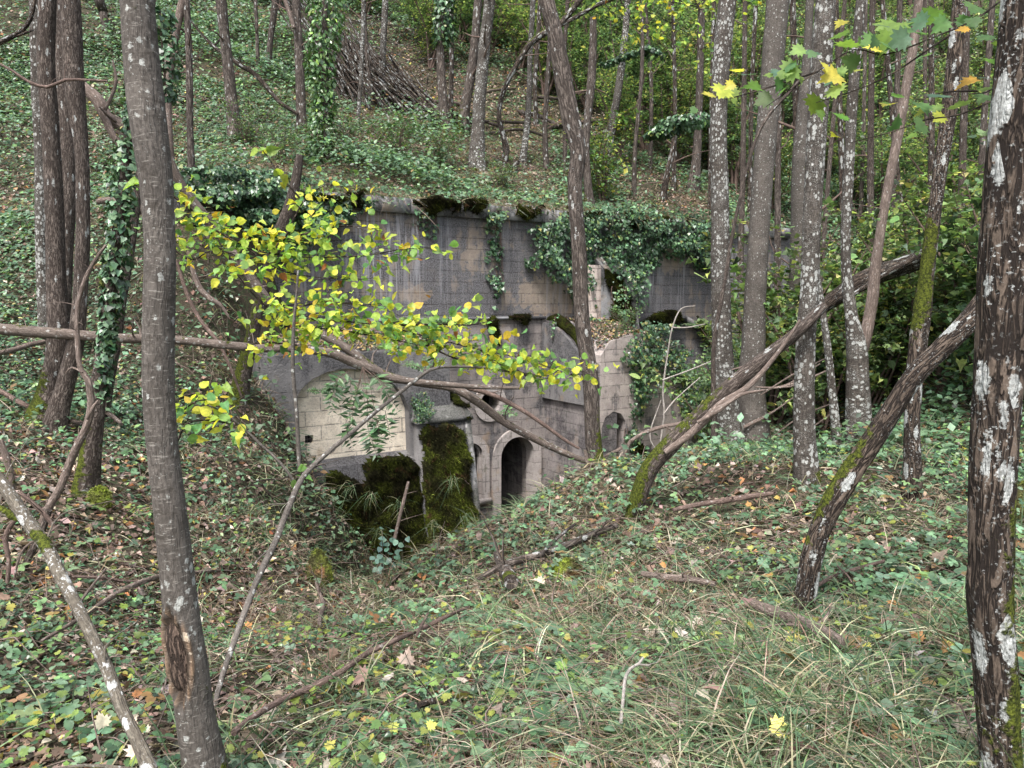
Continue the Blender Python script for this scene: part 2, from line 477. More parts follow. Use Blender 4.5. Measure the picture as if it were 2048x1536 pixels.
def m_bark(name, c1, c2, furrow=1., lichen=.3, lsize=14., fine=60., lcol=(.55, .57, .55), streak=False, lstretch=.7):
    s = N(name)
    bk = s.n('Attribute', attribute_name='bk').outputs['Vector']
    ms = s.n('Attribute', attribute_name='moss').outputs['Fac']
    vec = s.scale(bk, (1, 1, .16))
    fr = s.noise(vec, fine, 3, .6, .6)
    ridge = s.math('ABSOLUTE', s.math('SUBTRACT', fr, .5))
    crack = s.step(ridge, .015, .11)
    base = s.mix(s.step(s.noise(bk, 5, 4), .3, .7), c1, tuple(q * .62 for q in c1))
    base = s.mix(s.step(s.noise(s.scale(bk, (1, 1, .4)), 110, 4, .75), .35, .62), tuple(q * .42 for q in c1), base)
    base = s.mix(s.math('MULTIPLY', s.step(s.noise(bk, 3.2, 4, .65), .5, .7), .5), base, tuple(q * 1.35 for q in c1))
    col = s.mix(s.math('MULTIPLY', s.math('SUBTRACT', 1, crack), furrow, True), base, c2)
    if streak:   # horizontal lenticels of smooth bark
        ln = s.noise(s.scale(bk, (1, 1, 5)), 28, 3, .6)
        col = s.mix(s.math('MULTIPLY', s.step(ln, .58, .68), .55), col, (.3, .28, .25))
        dk = s.noise(s.scale(bk, (1, 1, 2.5)), 14, 4, .65)
        col = s.mix(s.math('MULTIPLY', s.step(dk, .56, .66), .7), col, c2)
    # lichen: round pale blotches
    v = s.n('TexVoronoi', i_Scale=lsize, i_Randomness=1.0); s.t.links.new(s.scale(bk, (1, 1, lstretch)), v.inputs['Vector'])
    wob = s.math('MULTIPLY', s.math('SUBTRACT', s.noise(bk, lsize * 2.6, 4, .7), .35), .85)
    dsk = s.math('ADD', v.outputs['Distance'], wob)
    sep = s.n('SeparateColor'); s.t.links.new(v.outputs['Color'], sep.inputs[0])
    big = s.noise(bk, 2.2, 2)
    rad = s.math('MULTIPLY', s.math('ADD', s.math('MULTIPLY', sep.outputs[0], .75), s.math('MULTIPLY', s.math('SUBTRACT', big, .5), 1.5)), lichen)
    lm = s.math('MULTIPLY', s.step(s.math('SUBTRACT', s.math('ADD', rad, .1), dsk), -.02, .06), s.math('ADD', .55, s.math('MULTIPLY', s.step(s.noise(bk, lsize * 7, 3, .7), .35, .6), .45)))
    small = s.step(s.noise(bk, lsize * 4.5, 3, .6), .74 - .22 * lichen, .78 - .2 * lichen)
    small = s.math('MULTIPLY', small, s.step(s.noise(bk, 4.5, 3, .6), .42, .6))
    lm = s.math('MAXIMUM', lm, s.math('MULTIPLY', small, .75))
    lc = s.mix(s.step(s.noise(bk, 70, 4, .7), .35, .65), lcol, tuple(q * .55 for q in lcol))
    col = s.mix(lm, col, lc)
    col = s.mix(1, col, s.n('Attribute', attribute_name='col').outputs['Color'], 'MULTIPLY')
    # moss on the parts that carry it
    mn = s.noise(bk, 22, 4, .65)
    mm = s.step(s.math('ADD', ms, s.math('MULTIPLY', s.math('SUBTRACT', s.math('ADD', mn, s.math('MULTIPLY', s.math('SUBTRACT', s.noise(bk, 6, 3), .5), .8)), .5), 1.5)), .42, .62)
    mcol = s.mix(s.step(s.noise(bk, 55, 4, .75), .35, .65), (.018, .024, .006), (.105, .125, .018))
    col = s.mix(mm, col, mcol)
    h = s.math('ADD', s.math('MULTIPLY', crack, furrow), s.math('MULTIPLY', s.noise(bk, 120, 3, .7), .25))
    h = s.math('ADD', h, s.math('MULTIPLY', mm, s.math('ADD', .4, s.math('MULTIPLY', s.noise(bk, 130, 2), 1.2))))
    return s.finish(col, h, .008, .8, .92, .15)

def m_soil():
    s = N('forest_soil')
    g = s.n('NewGeometry').outputs['Position']
    n1 = s.noise(g, 1.3, 5, .6); n2 = s.noise(g, 18, 4, .7); n3 = s.noise(g, 70, 3, .7)
    c = s.mix(s.step(n1, .35, .65), (.045, .034, .026), (.07, .058, .042))  # soil colour darkened to suggest contact shadows under the plants
    c = s.mix(s.step(n2, .45, .62), c, (.05, .07, .035))
    c = s.mix(s.step(n3, .55, .7), c, (.17, .13, .095))
    return s.finish(c, s.math('ADD', n2, s.math('MULTIPLY', n3, .5)), .05, .8, 1, .1)

def m_moss(name='moss', bright=1.):
    s = N(name)
    g = s.n('NewGeometry').outputs['Position']
    n1 = s.noise(g, 2.6, 4, .6); n2 = s.noise(g, 40, 3, .7)
    c = s.mix(s.step(n1, .38, .66), tuple(q * bright for q in (.014, .014, .006)), tuple(q * bright for q in (.052, .066, .009)))
    c = s.mix(s.step(s.noise(g, 5.5, 3), .58, .7), c, tuple(q * bright for q in (.05, .028, .014)))
    a = s.n('Attribute', attribute_name='col').outputs['Color']
    c = s.mix(1, c, a, 'MULTIPLY')
    c = s.mix(s.math('MULTIPLY', s.step(s.noise(g, 28, 4, .8), .42, .58), .75), c, tuple(q * bright for q in (.008, .007, .004)))
    return s.finish(c, s.math('ADD', n2, s.noise(g, 14, 4, .7)), .06, 1., 1, .05)

def m_stone(name, block=(.62, .27), c_a=(.30, .25, .205), c_b=(.24, .205, .175), mortar=(.13, .115, .10), patina=.5, pat_col=(.075, .066, .066),
            streak=0., rough_amt=1., clean=None, off=(0, 0), axis='u'):
    """coordinates: object space of the fort (x along the wall, y into the hill, z up)"""
    s = N(name)
    tc = s.n('TexCoord').outputs['Object']
    sx = s.n('SeparateXYZ'); s.t.links.new(tc, sx.inputs[0])
    X, Yv, Z = sx.outputs
    src = X if axis == 'u' else Yv
    cb = s.n('CombineXYZ')
    wz = s.math('MULTIPLY', s.math('SUBTRACT', s.noise(tc, 2.5, 2), .5), .03)
    s.t.links.new(s.math('ADD', src, off[0]), cb.inputs[0]); s.t.links.new(s.math('ADD', s.math('ADD', Z, off[1]), wz), cb.inputs[1])
    br = s.n('TexBrick', i_Scale=1.0, i_Mortar_Size=.011, i_Mortar_Smooth=.25, i_Bias=0., i_Brick_Width=block[0], i_Row_Height=block[1])
    br.offset = .43; br.squash = .8; br.squash_frequency = 3
    s.t.links.new(cb.outputs[0], br.inputs['Vector'])
    br.inputs['Color1'].default_value = (*c_a, 1); br.inputs['Color2'].default_value = (*c_b, 1); br.inputs['Mortar'].default_value = (*mortar, 1)
    fac = br.outputs['Fac']
    n_big = s.noise(tc, .9, 5, .62, .3); n_mid = s.noise(tc, 5, 5, .7); n_fine = s.noise(tc, 34, 4, .72); n_pit = s.noise(tc, 90, 2, .6)
    col = s.mix(s.step(n_mid, .35, .7), br.outputs['Color'], tuple(q * 1.22 for q in c_a))
    col = s.mix(s.math('MULTIPLY', s.step(n_fine, .5, .68), .5), col, tuple(q * .45 for q in c_b))
    ochre = s.noise(tc, 2.1, 3)
    col = s.mix(s.math('MULTIPLY', s.step(ochre, .55, .72), .45), col, (.36, .235, .12))
    # dark weathering crust
    pm = s.math('ADD', s.math('MULTIPLY', n_big, 1.0), s.math('MULTIPLY', s.math('SUBTRACT', n_mid, .5), .45))
    pm = s.math('ADD', pm, patina - .5)
    vs = s.noise(s.scale(tc, (2.6, 2.6, .22)), 1.6, 4, .65)
    pm = s.math('ADD', pm, s.math('MULTIPLY', s.math('SUBTRACT', vs, .5), .5))
    if clean:
        for (u, z, ru, rz, k) in clean:
            du = s.math('MULTIPLY', s.math('SUBTRACT', X, u), 1 / ru); dz = s.math('MULTIPLY', s.math('SUBTRACT', Z, z), 1 / rz)
            dd = s.math('SQRT', s.math('ADD', s.math('MULTIPLY', du, du), s.math('MULTIPLY', dz, dz)))
            dd = s.math('ADD', dd, s.math('MULTIPLY', s.math('SUBTRACT', n_mid, .5), 2.2))
            pm = s.math('SUBTRACT', pm, s.math('MULTIPLY', s.math('SUBTRACT', 1, s.step(dd, .6, 1.05)), k))
    pf = s.step(pm, .42, .56)
    pc = s.mix(s.step(n_fine, .38, .62), tuple(q * .55 for q in pat_col), tuple(q * 1.7 for q in pat_col))
    pc = s.mix(s.math('MULTIPLY', s.math('MULTIPLY', fac, s.step(n_mid, .35, .6)), .6), pc, (.035, .032, .032))
    pc = s.mix(s.step(s.noise(s.scale(tc, (1.5, 1.5, 4.)), 1.6, 4, .6), .5, .75), pc, (.20, .192, .19))
    col = s.mix(s.math('MULTIPLY', pf, .92), col, pc)
    if streak:   # lime run-off below the coping
        st = s.noise(s.scale(tc, (7, 7, .42)), 1.2, 5, .68, .9)
        top = s.step(Z, .2, 3.3)
        lu = s.noise(s.scale(tc, (1, 1, .15)), .75, 2)
        m = s.math('MULTIPLY', s.math('MULTIPLY', s.step(st, .47, .6), top), s.step(lu, .42, .56))
        col = s.mix(s.math('MULTIPLY', m, .85), col, (.42, .42, .44))
        bl = s.step(s.noise(s.scale(tc, (3, 3, .5)), 1.0, 4, .6), .55, .75)
        col = s.mix(s.math('MULTIPLY', s.math('MULTIPLY', bl, top), .5), col, (.12, .13, .15))
    mg = s.math('MULTIPLY', s.step(s.noise(tc, 1.7, 4, .65), .62, .72), .5)
    col = s.mix(mg, col, (.055, .065, .02))
    h = s.math('ADD', s.math('MULTIPLY', s.math('SUBTRACT', 1, fac), 1.1), s.math('MULTIPLY', n_fine, rough_amt))
    h = s.math('ADD', h, s.math('MULTIPLY', n_pit, .35 * rough_amt))
    return s.finish(col, h, .028, .85, .95, .15)

M = {}
M['soil'] = m_soil()
M['leaf'] = m_leaf('leaf_green', .28, .42, .5)
M['leaf_far'] = m_leaf('leaf_backlit', .4, .5, .4)
M['leaf_bright'] = m_leaf('leaf_autumn', .5, .5, .35)
M['ivy_leaf'] = m_leaf('leaf_ivy', .12, .36, .55)
M['dry'] = m_leaf('dry_leaf_litter', .12, .8, .15)
M['grass'] = m_leaf('grass_blade', .3, .6, .25)
M['furrowed'] = m_bark('bark_furrowed', (.20, .165, .142), (.045, .035, .03), 1., .36, 16, 62, lstretch=.35)
M['smooth'] = m_bark('bark_smooth_grey', (.15, .133, .118), (.05, .043, .036), .3, .46, 30, 34, (.47, .48, .45), True)
M['birchy'] = m_bark('bark_white_spotted', (.13, .113, .098), (.03, .025, .021), .6, .80, 28, 40, (.53, .54, .51), True)
M['pale'] = m_bark('bark_pale_deadwood', (.32, .255, .22), (.10, .075, .062), .75, .35, 22, 50, (.5, .48, .44))
M['log'] = m_bark('bark_fallen_log', (.25, .205, .175), (.08, .06, .05), .6, .5, 22, 46, (.46, .45, .42))
M['dark'] = m_bark('bark_dark_rough', (.14, .108, .085), (.018, .014, .012), 1., .70, 18, 46, (.52, .54, .52), lstretch=.32)
M['hillbark'] = m_bark('bark_brown_grey', (.18, .15, .13), (.035, .028, .024), .9, .45, 16, 30, (.52, .53, .51), lstretch=.4)
M['twig'] = m_bark('bark_twig', (.21, .15, .125), (.08, .055, .045), .3, .15, 20, 60, (.4, .38, .36))
M['stick'] = m_bark('bark_stick_pinkish', (.27, .195, .165), (.07, .048, .04), .6, .3, 20, 60, (.42, .38, .35))
M['lichenpole'] = m_bark('bark_lichen_crusted', (.22, .195, .155), (.06, .05, .04), .5, .8, 17, 40, (.58, .59, .57))
M['bleached'] = m_bark('bark_bleached', (.46, .42, .38), (.2, .17, .15), .3, .2)
M['pale_inner'] = m_bark('bare_wood', (.16, .115, .09), (.03, .022, .018), 1., 0., 14, 70)
M['moss'] = m_moss()
M['moss2'] = m_moss('moss_green', 2.3)
M['mossb'] = m_moss('moss_bright', 8.0)

# ---------------------------------------------------------------- terrain sheets
def grid_sheet(name, us, vs, side, keep, mat):
    U, V = np.meshgrid(us, vs, indexing='ij')
    X, Y = from_uw(U, V)
    Z = height(X.ravel(), Y.ravel(), np.full(X.size, side))
    mb = MB()
    nu, nv = U.shape
    i, j = np.meshgrid(np.arange(nu - 1), np.arange(nv - 1), indexing='ij')
    um, vm = (us[i] + us[i + 1]) / 2, (vs[j] + vs[j + 1]) / 2
    k = keep(um, vm).ravel()
    fc = np.stack([i * nv + j, (i + 1) * nv + j, (i + 1) * nv + j + 1, i * nv + j + 1], -1).reshape(-1, 4)[k]
    mb.add(np.stack([X.ravel(), Y.ravel(), Z], -1), fc)
    o = mb.build(name, mat, smooth=True)
    tag(o, kind='structure')
    return o
us = np.arange(-44, 60, .3)
vs_front = W_CUT + np.arange(-95, 18) * .3
vs_back = W_CUT + np.concatenate([np.arange(0, 60) * .3, 18 + np.arange(0, 60) * .8])
grid_sheet('ground', us, vs_front, 0, lambda u, v: (v < W_CUT) | ((u > U_L - 1) & (u < U_R) & (v < 5.6)), M['soil'])
grid_sheet('hillside', us, vs_back, 1, lambda u, v: v > W_CUT, M['soil'])

# ---------------------------------------------------------------- the fort
def loc2w(u, v, z):
    x, y = from_uw(u, v)
    return np.stack([np.asarray(x, float), np.asarray(y, float), np.broadcast_to(np.asarray(z, float), np.shape(x))], -1)
NW = np.array([-DW[0], -DW[1], 0.])       # outward normal of the front

fort = empty('stone_fort', (*P0, 0), 'abandoned stone fort front with a round-headed doorway, oculus and weathered dark wall', 'fort', rz=ANG)
def LMB():
    m = MB(); m.local = True; return m
def clean_at(px, py, v, ru, rz, k=.5):
    u, z = uz(px, py, v); return (float(u), float(z), ru, rz, k)
WF = -2.25
M['wall'] = m_stone('stone_dark_crusted', (.60, .25), patina=.585, streak=.2, rough_amt=2.0, pat_col=(.118, .118, .127),
    clean=[clean_at(1085, 590, 0, .75, .5, .5), clean_at(830, 590, 0, .4, .2, .45), clean_at(735, 460, 0, .5, .15, .3), clean_at(1340, 520, 0, .6, .4, .35), clean_at(700, 430, 0, 1.0, .3, .25), clean_at(960, 520, 0, .5, .35, .2)])
M['blocks2'] = m_stone('stone_stained_blocks', (.6, .27), (.44, .385, .355), (.36, .31, .29), (.17, .155, .145), patina=.42, rough_amt=1.4, off=(.2, .05), pat_col=(.10, .096, .098))
M['blocks'] = m_stone('stone_tan_blocks', (.66, .27), (.76, .68, .56), (.64, .55, .44), (.20, .175, .15), patina=.10, rough_amt=1.0, off=(.1, .12))
M['render'] = m_stone('stone_rough_render', (2.4, 9.), (.23, .222, .22), (.20, .195, .195), (.15, .145, .145), patina=.5, rough_amt=2.4, pat_col=(.10, .098, .102))
M['porch'] = m_stone('stone_porch', (.5, .26), (.27, .24, .225), (.22, .195, .185), (.12, .11, .105), patina=.44, pat_col=(.085, .082, .085))
M['porchside'] = m_stone('stone_porch_side', (.5, .26), (.26, .235, .225), (.21, .19, .185), (.10, .094, .092), patina=.5, pat_col=(.085, .078, .08), axis='w')
M['dressed'] = m_stone('stone_dressed', (.34, .3), (.37, .335, .315), (.32, .29, .275), (.16, .145, .14), patina=.36, rough_amt=.5, pat_col=(.12, .11, .105))
M['coping'] = m_stone('stone_coping', (1.15, 3.), (.30, .30, .305), (.26, .26, .265), (.10, .1, .1), patina=.48, rough_amt=.6, off=(.3, 1.), pat_col=(.085, .083, .085))
M['limed'] = m_stone('stone_lichen_white', (3, 3), (.46, .455, .45), (.40, .395, .39), (.3, .3, .28), patina=.5, rough_amt=1.2, off=(.7, 1.), pat_col=(.09, .09, .08))
M['quoin'] = m_stone('stone_quoin', (.42, .27), (.46, .39, .345), (.38, .32, .285), (.12, .1, .09), patina=.3, off=(.05, .05))
sm = N('dark_void'); M['void'] = sm.finish((.012, .011, .011))  # near-black colour standing in for shade deep inside the openings
sm = N('old_timber')
_p = sm.n('TexCoord').outputs['Object']
M['timber'] = sm.finish(sm.mix(sm.noise(sm.scale(_p, (14, 14, 1)), 3, 4), (.05, .045, .045), (.13, .115, .11)))

def plate(mb, outer, holes, v0, v1, sides=True, holes_deep=None):
    """a wall slab in the (u,z) plane from depth v0 (front) to v1, with openings"""
    loops = [[Vector((p[0], p[1], 0)) for p in L] for L in [outer] + holes]
    tr = tessellate_polygon(loops)
    flat = [p for L in [outer] + holes for p in L]
    fr = np.array([(p[0], v0, p[1]) for p in flat], float)
    bkv = np.array([(p[0], v1, p[1]) for p in flat], float)
    mb.add(fr, np.array(tr)); mb.add(bkv, np.array(tr)[:, ::-1])
    if sides:
        k = 0
        for L in [outer] + holes:
            n = len(L)
            for i in range(n):
                a, b = k + i, k + (i + 1) % n
                mb.add([fr[a], fr[b], bkv[b], bkv[a]], [[0, 1, 2, 3]])
            k += n
def box(mb, u0, u1, v0, v1, z0, z1, cut=.0):
    V = np.array([(u, v, z) for u in (u0, u1) for v in (v0, v1) for z in (z0, z1)], float)
    mb.add(V, [[0, 1, 3, 2], [4, 6, 7, 5], [0, 4, 5, 1], [2, 3, 7, 6], [0, 2, 6, 4], [1, 5, 7, 3]])
def hexa(mb, bot, top):
    V = np.array(list(bot) + list(top), float)
    mb.add(V, [[3, 2, 1, 0], [4, 5, 6, 7], [0, 1, 5, 4], [1, 2, 6, 5], [2, 3, 7, 6], [3, 0, 4, 7]])
def pxu(px, v): return float(uz(px, 800, v)[0])
def pxz(px, py, v): return float(uz(px, py, v)[1])
def arch(px, spring_y, half_px, v, bottom_py, n=14, grow=0., cz=1.0):
    """round-headed opening given by its centre column, springing row and half width in the photograph"""
    uc, zs = uz(px, spring_y, v); r = (uz(px + half_px, spring_y, v)[0] - uz(px - half_px, spring_y, v)[0]) / 2 + grow
    zb = pxz(px, bottom_py, v)
    L = [(uc - r, zb)] + [(uc - r * math.cos(t), zs + r * cz * math.sin(t)) for t in np.linspace(0, math.pi, n)] + [(uc + r, zb)]
    return [(float(a), float(b)) for a, b in L], float(uc), float(zs), float(r)
def ring_of(mb, inner, outer, v0, v1):
    """a band between two open outlines of the same length (door surround)"""
    n = len(inner)
    for i in range(n - 1):
        a, b, c, d = inner[i], inner[i+1], outer[i+1], outer[i]
        for v in (v0, v1):
            mb.add([(a[0], v, a[1]), (b[0], v, b[1]), (c[0], v, c[1]), (d[0], v, d[1])], [[0, 1, 2, 3]])
        for p, q in ((a, b), (c, d)):
            mb.add([(p[0], v0, p[1]), (q[0], v0, q[1]), (q[0], v1, q[1]), (p[0], v1, p[1])], [[0, 1, 2, 3]])

ZB = -5.6
TH = 0.55
# main upper wall, back plane v=0
z_porch_top = pxz(1040, 637, -.08)
u_pl, u_pr = pxu(900, WF), pxu(1200, WF)
MBK = .02
mb = LMB()
plate(mb, [(U_L - 1.6, ZB), (U_L - 1.6, ZC - .02), (U_R + 2.2, ZC - .02), (U_R + 2.2, ZB), (u_pr + .3, ZB), (u_pr + .3, z_porch_top - .1), (u_pl - .3, z_porch_top - .1), (u_pl - .3, ZB)], [], 0, TH)
mb.build('front_wall', M['wall'], fort)
# coping
mb = LMB()
uu = np.arange(U_L - 1.5, U_R + 2.2, 1.15)
for a, b in zip(uu[:-1], uu[1:]):
    dv, dz = rng.uniform(-.012, .012, 2)
    box(mb, a + .006, b - .006, -.13 + dv, TH + .04, ZC - .27 + dz * .4, ZC + .03 + dz)
mb.build('cornice', M['coping'], fort)

# porch back wall
V1 = -.08
dw, duc, dzs, dr = arch(1033, 912, 34, V1, 1080)
ww, wuc, wzs, wr = arch(941, 912, 24, V1, 1000)
ou, oz = uz(979, 806, V1); orad = (uz(1000, 806, V1)[0] - uz(958, 806, V1)[0]) / 2
oc = [(float(ou + orad * math.cos(t)), float(oz + orad * math.sin(t))) for t in np.linspace(0, 2 * math.pi, 24, endpoint=False)]
V2 = V1 + .5
mb = LMB()
plate(mb, [(u_pl - .8, ZB), (u_pl - .8, z_porch_top), (u_pr + .02, z_porch_top), (u_pr + .02, ZB)], [dw[:1] + dw[1:], ww, oc], V1, V2)
mb.build('porch_back_wall', M['porch'], fort)
def tunnel(mb, L, v0, v1, closed=True):
    n = len(L)
    for i in range(n if closed else n - 1):
        a, b = L[i], L[(i + 1) % n]
        mb.add([(a[0], v0, a[1]), (b[0], v0, b[1]), (b[0], v1, b[1]), (a[0], v1, a[1])], [[0, 1, 2, 3]])
# passage behind the doorway: its brick vault, a sheet painted dark for its unlit depth
d_in = [(duc + (p[0] - duc) * 1.12, dzs + (p[1] - dzs) * 1.05 if p[1] > dzs else p[1]) for p in dw]
dp = empty('doorway', (0, 0, 0), None, None) if False else None
mb = LMB(); tunnel(mb, d_in, V2, V2 + 4.5, True)
passage = mb.build('passage', M['porchside'], fort)
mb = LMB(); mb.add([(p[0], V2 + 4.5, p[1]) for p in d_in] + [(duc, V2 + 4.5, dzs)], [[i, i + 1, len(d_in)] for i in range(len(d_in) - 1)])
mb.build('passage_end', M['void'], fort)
def grow_open(L, uc, zs, r, t):
    out = []
    for p in L:
        if p[1] <= zs + 1e-6: out.append((uc + (p[0] - uc) * (r + t) / r, p[1]))
        else: out.append((uc + (p[0] - uc) * (r + t) / r, zs + (p[1] - zs) * (r + t) / r))
    return out
mb = LMB(); ring_of(mb, grow_open(dw, duc, dzs, dr, -.012), grow_open(dw, duc, dzs, dr, .20), V1 - .07, V1 + .3)
mb.build('door_surround', M['dressed'], fort)
mb = LMB(); ring_of(mb, grow_open(ww, wuc, wzs, wr, -.012), grow_open(ww, wuc, wzs, wr, .17), V1 - .05, V1 + .12)
ring_of(mb, grow_open(ww, wuc, wzs, wr, -.06), grow_open(ww, wuc, wzs, wr, -.014), V1 + .06, V1 + .16)
win = mb.build('window_surround', M['dressed'], fort)
mb = LMB(); box(mb, wuc - wr - .22, wuc + wr + .22, V1 - .09, V1 + .2, ww[0][1] - .14, ww[0][1] - .002)
mb.build('window_sill', M['dressed'], fort)
mb = LMB()
for k in range(6):
    a = wuc - wr + k * wr / 3; box(mb, a + .006, a + wr / 3 - .006, V1 + .2 + .008 * (k % 2), V1 + .24, ww[0][1] + .01, wzs + math.sqrt(max(0, wr ** 2 - (a + wr / 6 - wuc) ** 2)) - .01)
box(mb, wuc - wr + .01, wuc + wr - .01, V1 + .165, V1 + .195, wzs - .06, wzs + .02)
mb.build('window_shutter', M['timber'], fort)
mb = LMB()
big = [(float(ou + (orad + .15) * math.cos(t)), float(oz + (orad + .15) * math.sin(t))) for t in np.linspace(0, 2 * math.pi, 25)]
sml = [(float(ou + (orad - .012) * math.cos(t)), float(oz + (orad - .012) * math.sin(t))) for t in np.linspace(0, 2 * math.pi, 25)]
ring_of(mb, sml, big, V1 - .06, V1 + .3)
mb.build('oculus_ring', M['dressed'], fort)
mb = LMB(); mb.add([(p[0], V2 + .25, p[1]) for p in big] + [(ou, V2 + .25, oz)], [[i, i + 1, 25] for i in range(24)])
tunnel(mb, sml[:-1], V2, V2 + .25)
mb.build('oculus_hollow', M['void'], fort)  # lining and back painted black for the shade inside
mb = LMB(); box(mb, u_pl - .8, u_pr - .01, V1 - .07, V1 + .06, z_porch_top - .02, z_porch_top + .05)
mb.build('porch_ledge', M['coping'], fort)

# return wall on the right of the porch, with a mossy raking top and a corbelled upper course
mb = LMB()
zt0, zt1 = pxz(1100, 640, -.1), pxz(1168, 705, -1.6)
prof = [(WF, ZB), (WF, zt1 - .25), (-1.9, zt1 - .1), (-1.5, zt1 + .1), (-1.0, (zt0 + zt1) / 2 + .12), (-.5, zt0 - .02), (0, zt0), (0, ZB)]
def side_prism(mb, prof, u0, u1):
    n = len(prof)
    tr = tessellate_polygon([[Vector((p[0], p[1], 0)) for p in prof]])
    for u in (u0, u1): mb.add([(u, p[0], p[1]) for p in prof], np.array(tr))
    for i in range(n):
        a, b = prof[i], prof[(i + 1) % n]
        mb.add([(u0, *a), (u1, *a), (u1, *b), (u0, *b)], [[0, 1, 2, 3]])
side_prism(mb, prof, u_pr, u_pr + .5)
mb.build('return_wall', M['porchside'], fort)
zl = 1.6 - 2.39
mb = LMB()
side_prism(mb, [(WF + .12, zl), (WF + .12, zt1 - .32), (-1.5, zt1 + .02), (-1.0, (zt0 + zt1) / 2 + .04), (-.5, zt0 - .08), (V1 - .02, zt0 - .06), (V1 - .02, zl)], u_pr - .09, u_pr - .004)
mb.build('return_corbel', M['render'], fort)

# left block: blind arch with pale blockwork
u_bl = pxu(560, WF) - .3
z_fl = pxz(700, 706, WF); z_bl = pxz(870, 655, 0)
al = [(592, 1010), (592, 800), (603, 778), (625, 758), (655, 744), (690, 737), (725, 739), (760, 750), (790, 770), (808, 792), (818, 818), (826, 1040)]
al = [tuple(float(q) for q in uz(a, b, WF)) for a, b in al]
mb = LMB()
plate(mb, [(u_bl, ZB), (u_bl, z_fl), (u_pl, z_fl), (u_pl, ZB)], [al], WF, WF + .34)
mb.build('spandrel_wall', M['render'], fort)
mb = LMB()
side_prism(mb, [(WF + .341, ZB), (WF + .341, z_fl + .0), (-.004, z_bl), (-.004, ZB)], u_bl + .002, u_pl - .004)
mb.build('side_block', M['render'], fort)
mb = LMB()
lo = []
for (a, b) in ((615, 877), (688, 867), (756, 861)):
    u, z = uz(a, b, WF + .3); lo.append([(u - .075, z - .075), (u - .075, z + .075), (u + .075, z + .075), (u + .075, z - .075)])
lo = [[(float(p[0]), float(p[1])) for p in L] for L in lo]
plate(mb, [(al[0][0] - .2, ZB), (al[0][0] - .2, al[5][1] + .1), (al[-1][0] + .2, al[5][1] + .1), (al[-1][0] + .2, ZB)], lo, WF + .2, WF + .338)
blk = mb.build('blockwork', M['blocks'], fort)
for L in lo:
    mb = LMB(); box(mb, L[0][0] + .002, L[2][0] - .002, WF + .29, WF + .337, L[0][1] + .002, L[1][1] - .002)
    h = mb.build('loophole', M['void'], fort)  # thin backing box, coloured dark in place of shade in the hole
    mb = LMB()
    for q in (-.03, .03): box(mb, (L[0][0] + L[2][0]) / 2 + q - .005, (L[0][0] + L[2][0]) / 2 + q + .005, WF + .225, WF + .235, L[0][1], L[1][1])
    box(mb, L[0][0], L[2][0], WF + .236, WF + .244, (L[0][1] + L[1][1]) / 2 - .005, (L[0][1] + L[1][1]) / 2 + .005)
    mb.build('grille', M['timber'], h)
# battered plinth below the blockwork
zp = pxz(740, 925, WF)
mb = LMB()
side_prism(mb, [(WF + .19, ZB), (WF + .19, zp + .12), (WF - .02, zp), (WF - 1.05, ZB)], al[0][0] - .6, pxu(840, WF) )
mb.build('plinth', M['render'], fort)

# buttress between blockwork and porch
W3 = -2.48
bu0, bu1 = pxu(836, W3), pxu(940, W3)
bzt, bzb = pxz(890, 843, W3), ZB
wb = W3 - .85
mb = LMB()
hexa(mb, [(bu0 - .04, wb, bzb), (bu1 + .06, wb, bzb), (bu1 + .06, WF + .05, bzb), (bu0 - .04, WF + .05, bzb)],
     [(bu0, W3, bzt), (bu1, W3, bzt), (bu1, WF + .05, bzt), (bu0, WF + .05, bzt)])
mb.build('buttress', M['render'], fort)
mb = LMB()
hexa(mb, [(bu1 - .07, wb - .012, bzb), (bu1 + .075, wb - .012, bzb), (bu1 + .075, WF, bzb), (bu1 - .07, WF, bzb)], [(bu1 - .12, W3 - .012, bzt - .002), (bu1 + .012, W3 - .012, bzt - .002), (bu1 + .012, WF, bzt - .002), (bu1 - .12, WF, bzt - .002)])
mb.build('buttress_edge', M['limed'], fort)
zc0, zc1 = bzt + .003, pxz(880, 768, WF + .5)
mb = LMB()
hexa(mb, [(bu0 - .05, W3 - .06, zc0), (bu1 + .05, W3 - .06, zc0), (bu1 + .05, WF + .5, zc0), (bu0 - .05, WF + .5, zc0)],
     [(bu0 - .03, W3 - .04, zc0 + .08), (bu1 + .03, W3 - .04, zc0 + .08), (bu1 - .1, WF + .5, zc1), (bu0 + .1, WF + .5, zc1)])
mb.build('buttress_cap', M['limed'], fort)

# right block with niche, curved hood on the main wall, pilaster with quoins
u2, u3 = u_pr + .502, pxu(1405, WF)
z2 = pxz(1230, 672, WF)
nu = [(1199, 925), (1199, 855), (1206, 835), (1222, 822), (1238, 826), (1247, 842), (1247, 925)]
nu = [tuple(float(q) for q in uz(a + 12, b, WF)) for a, b in nu]
nu = [(a - nu[0][0] + u_pr + .06, b) for a, b in nu]
top = [(u_pr, z2 - .42), (u_pr + .25, z2 - .12), (u_pr + .8, z2), (u_pr + 1.5, z2 + .05), (u_pr + 2.0, z2 - .25), (u_pr + 2.6, z2 - .9), (u3, z2 - 1.7)]
mb = LMB()
plate(mb, [(u_pr, ZB)] + top + [(u3, ZB)], [nu], WF - .012, WF + .5)
mb.build('right_block_front', M['blocks2'], fort)
mb = LMB()
n = len(top)
for i in range(n - 1):
    a, b = top[i], top[i + 1]
    mb.add([(a[0], WF + .5, a[1]), (b[0], WF + .5, b[1]), (b[0], -.004, b[1] + .35), (a[0], -.004, a[1] + .35)], [[0, 1, 2, 3]])
mb.build('right_block_top', M['render'], fort)
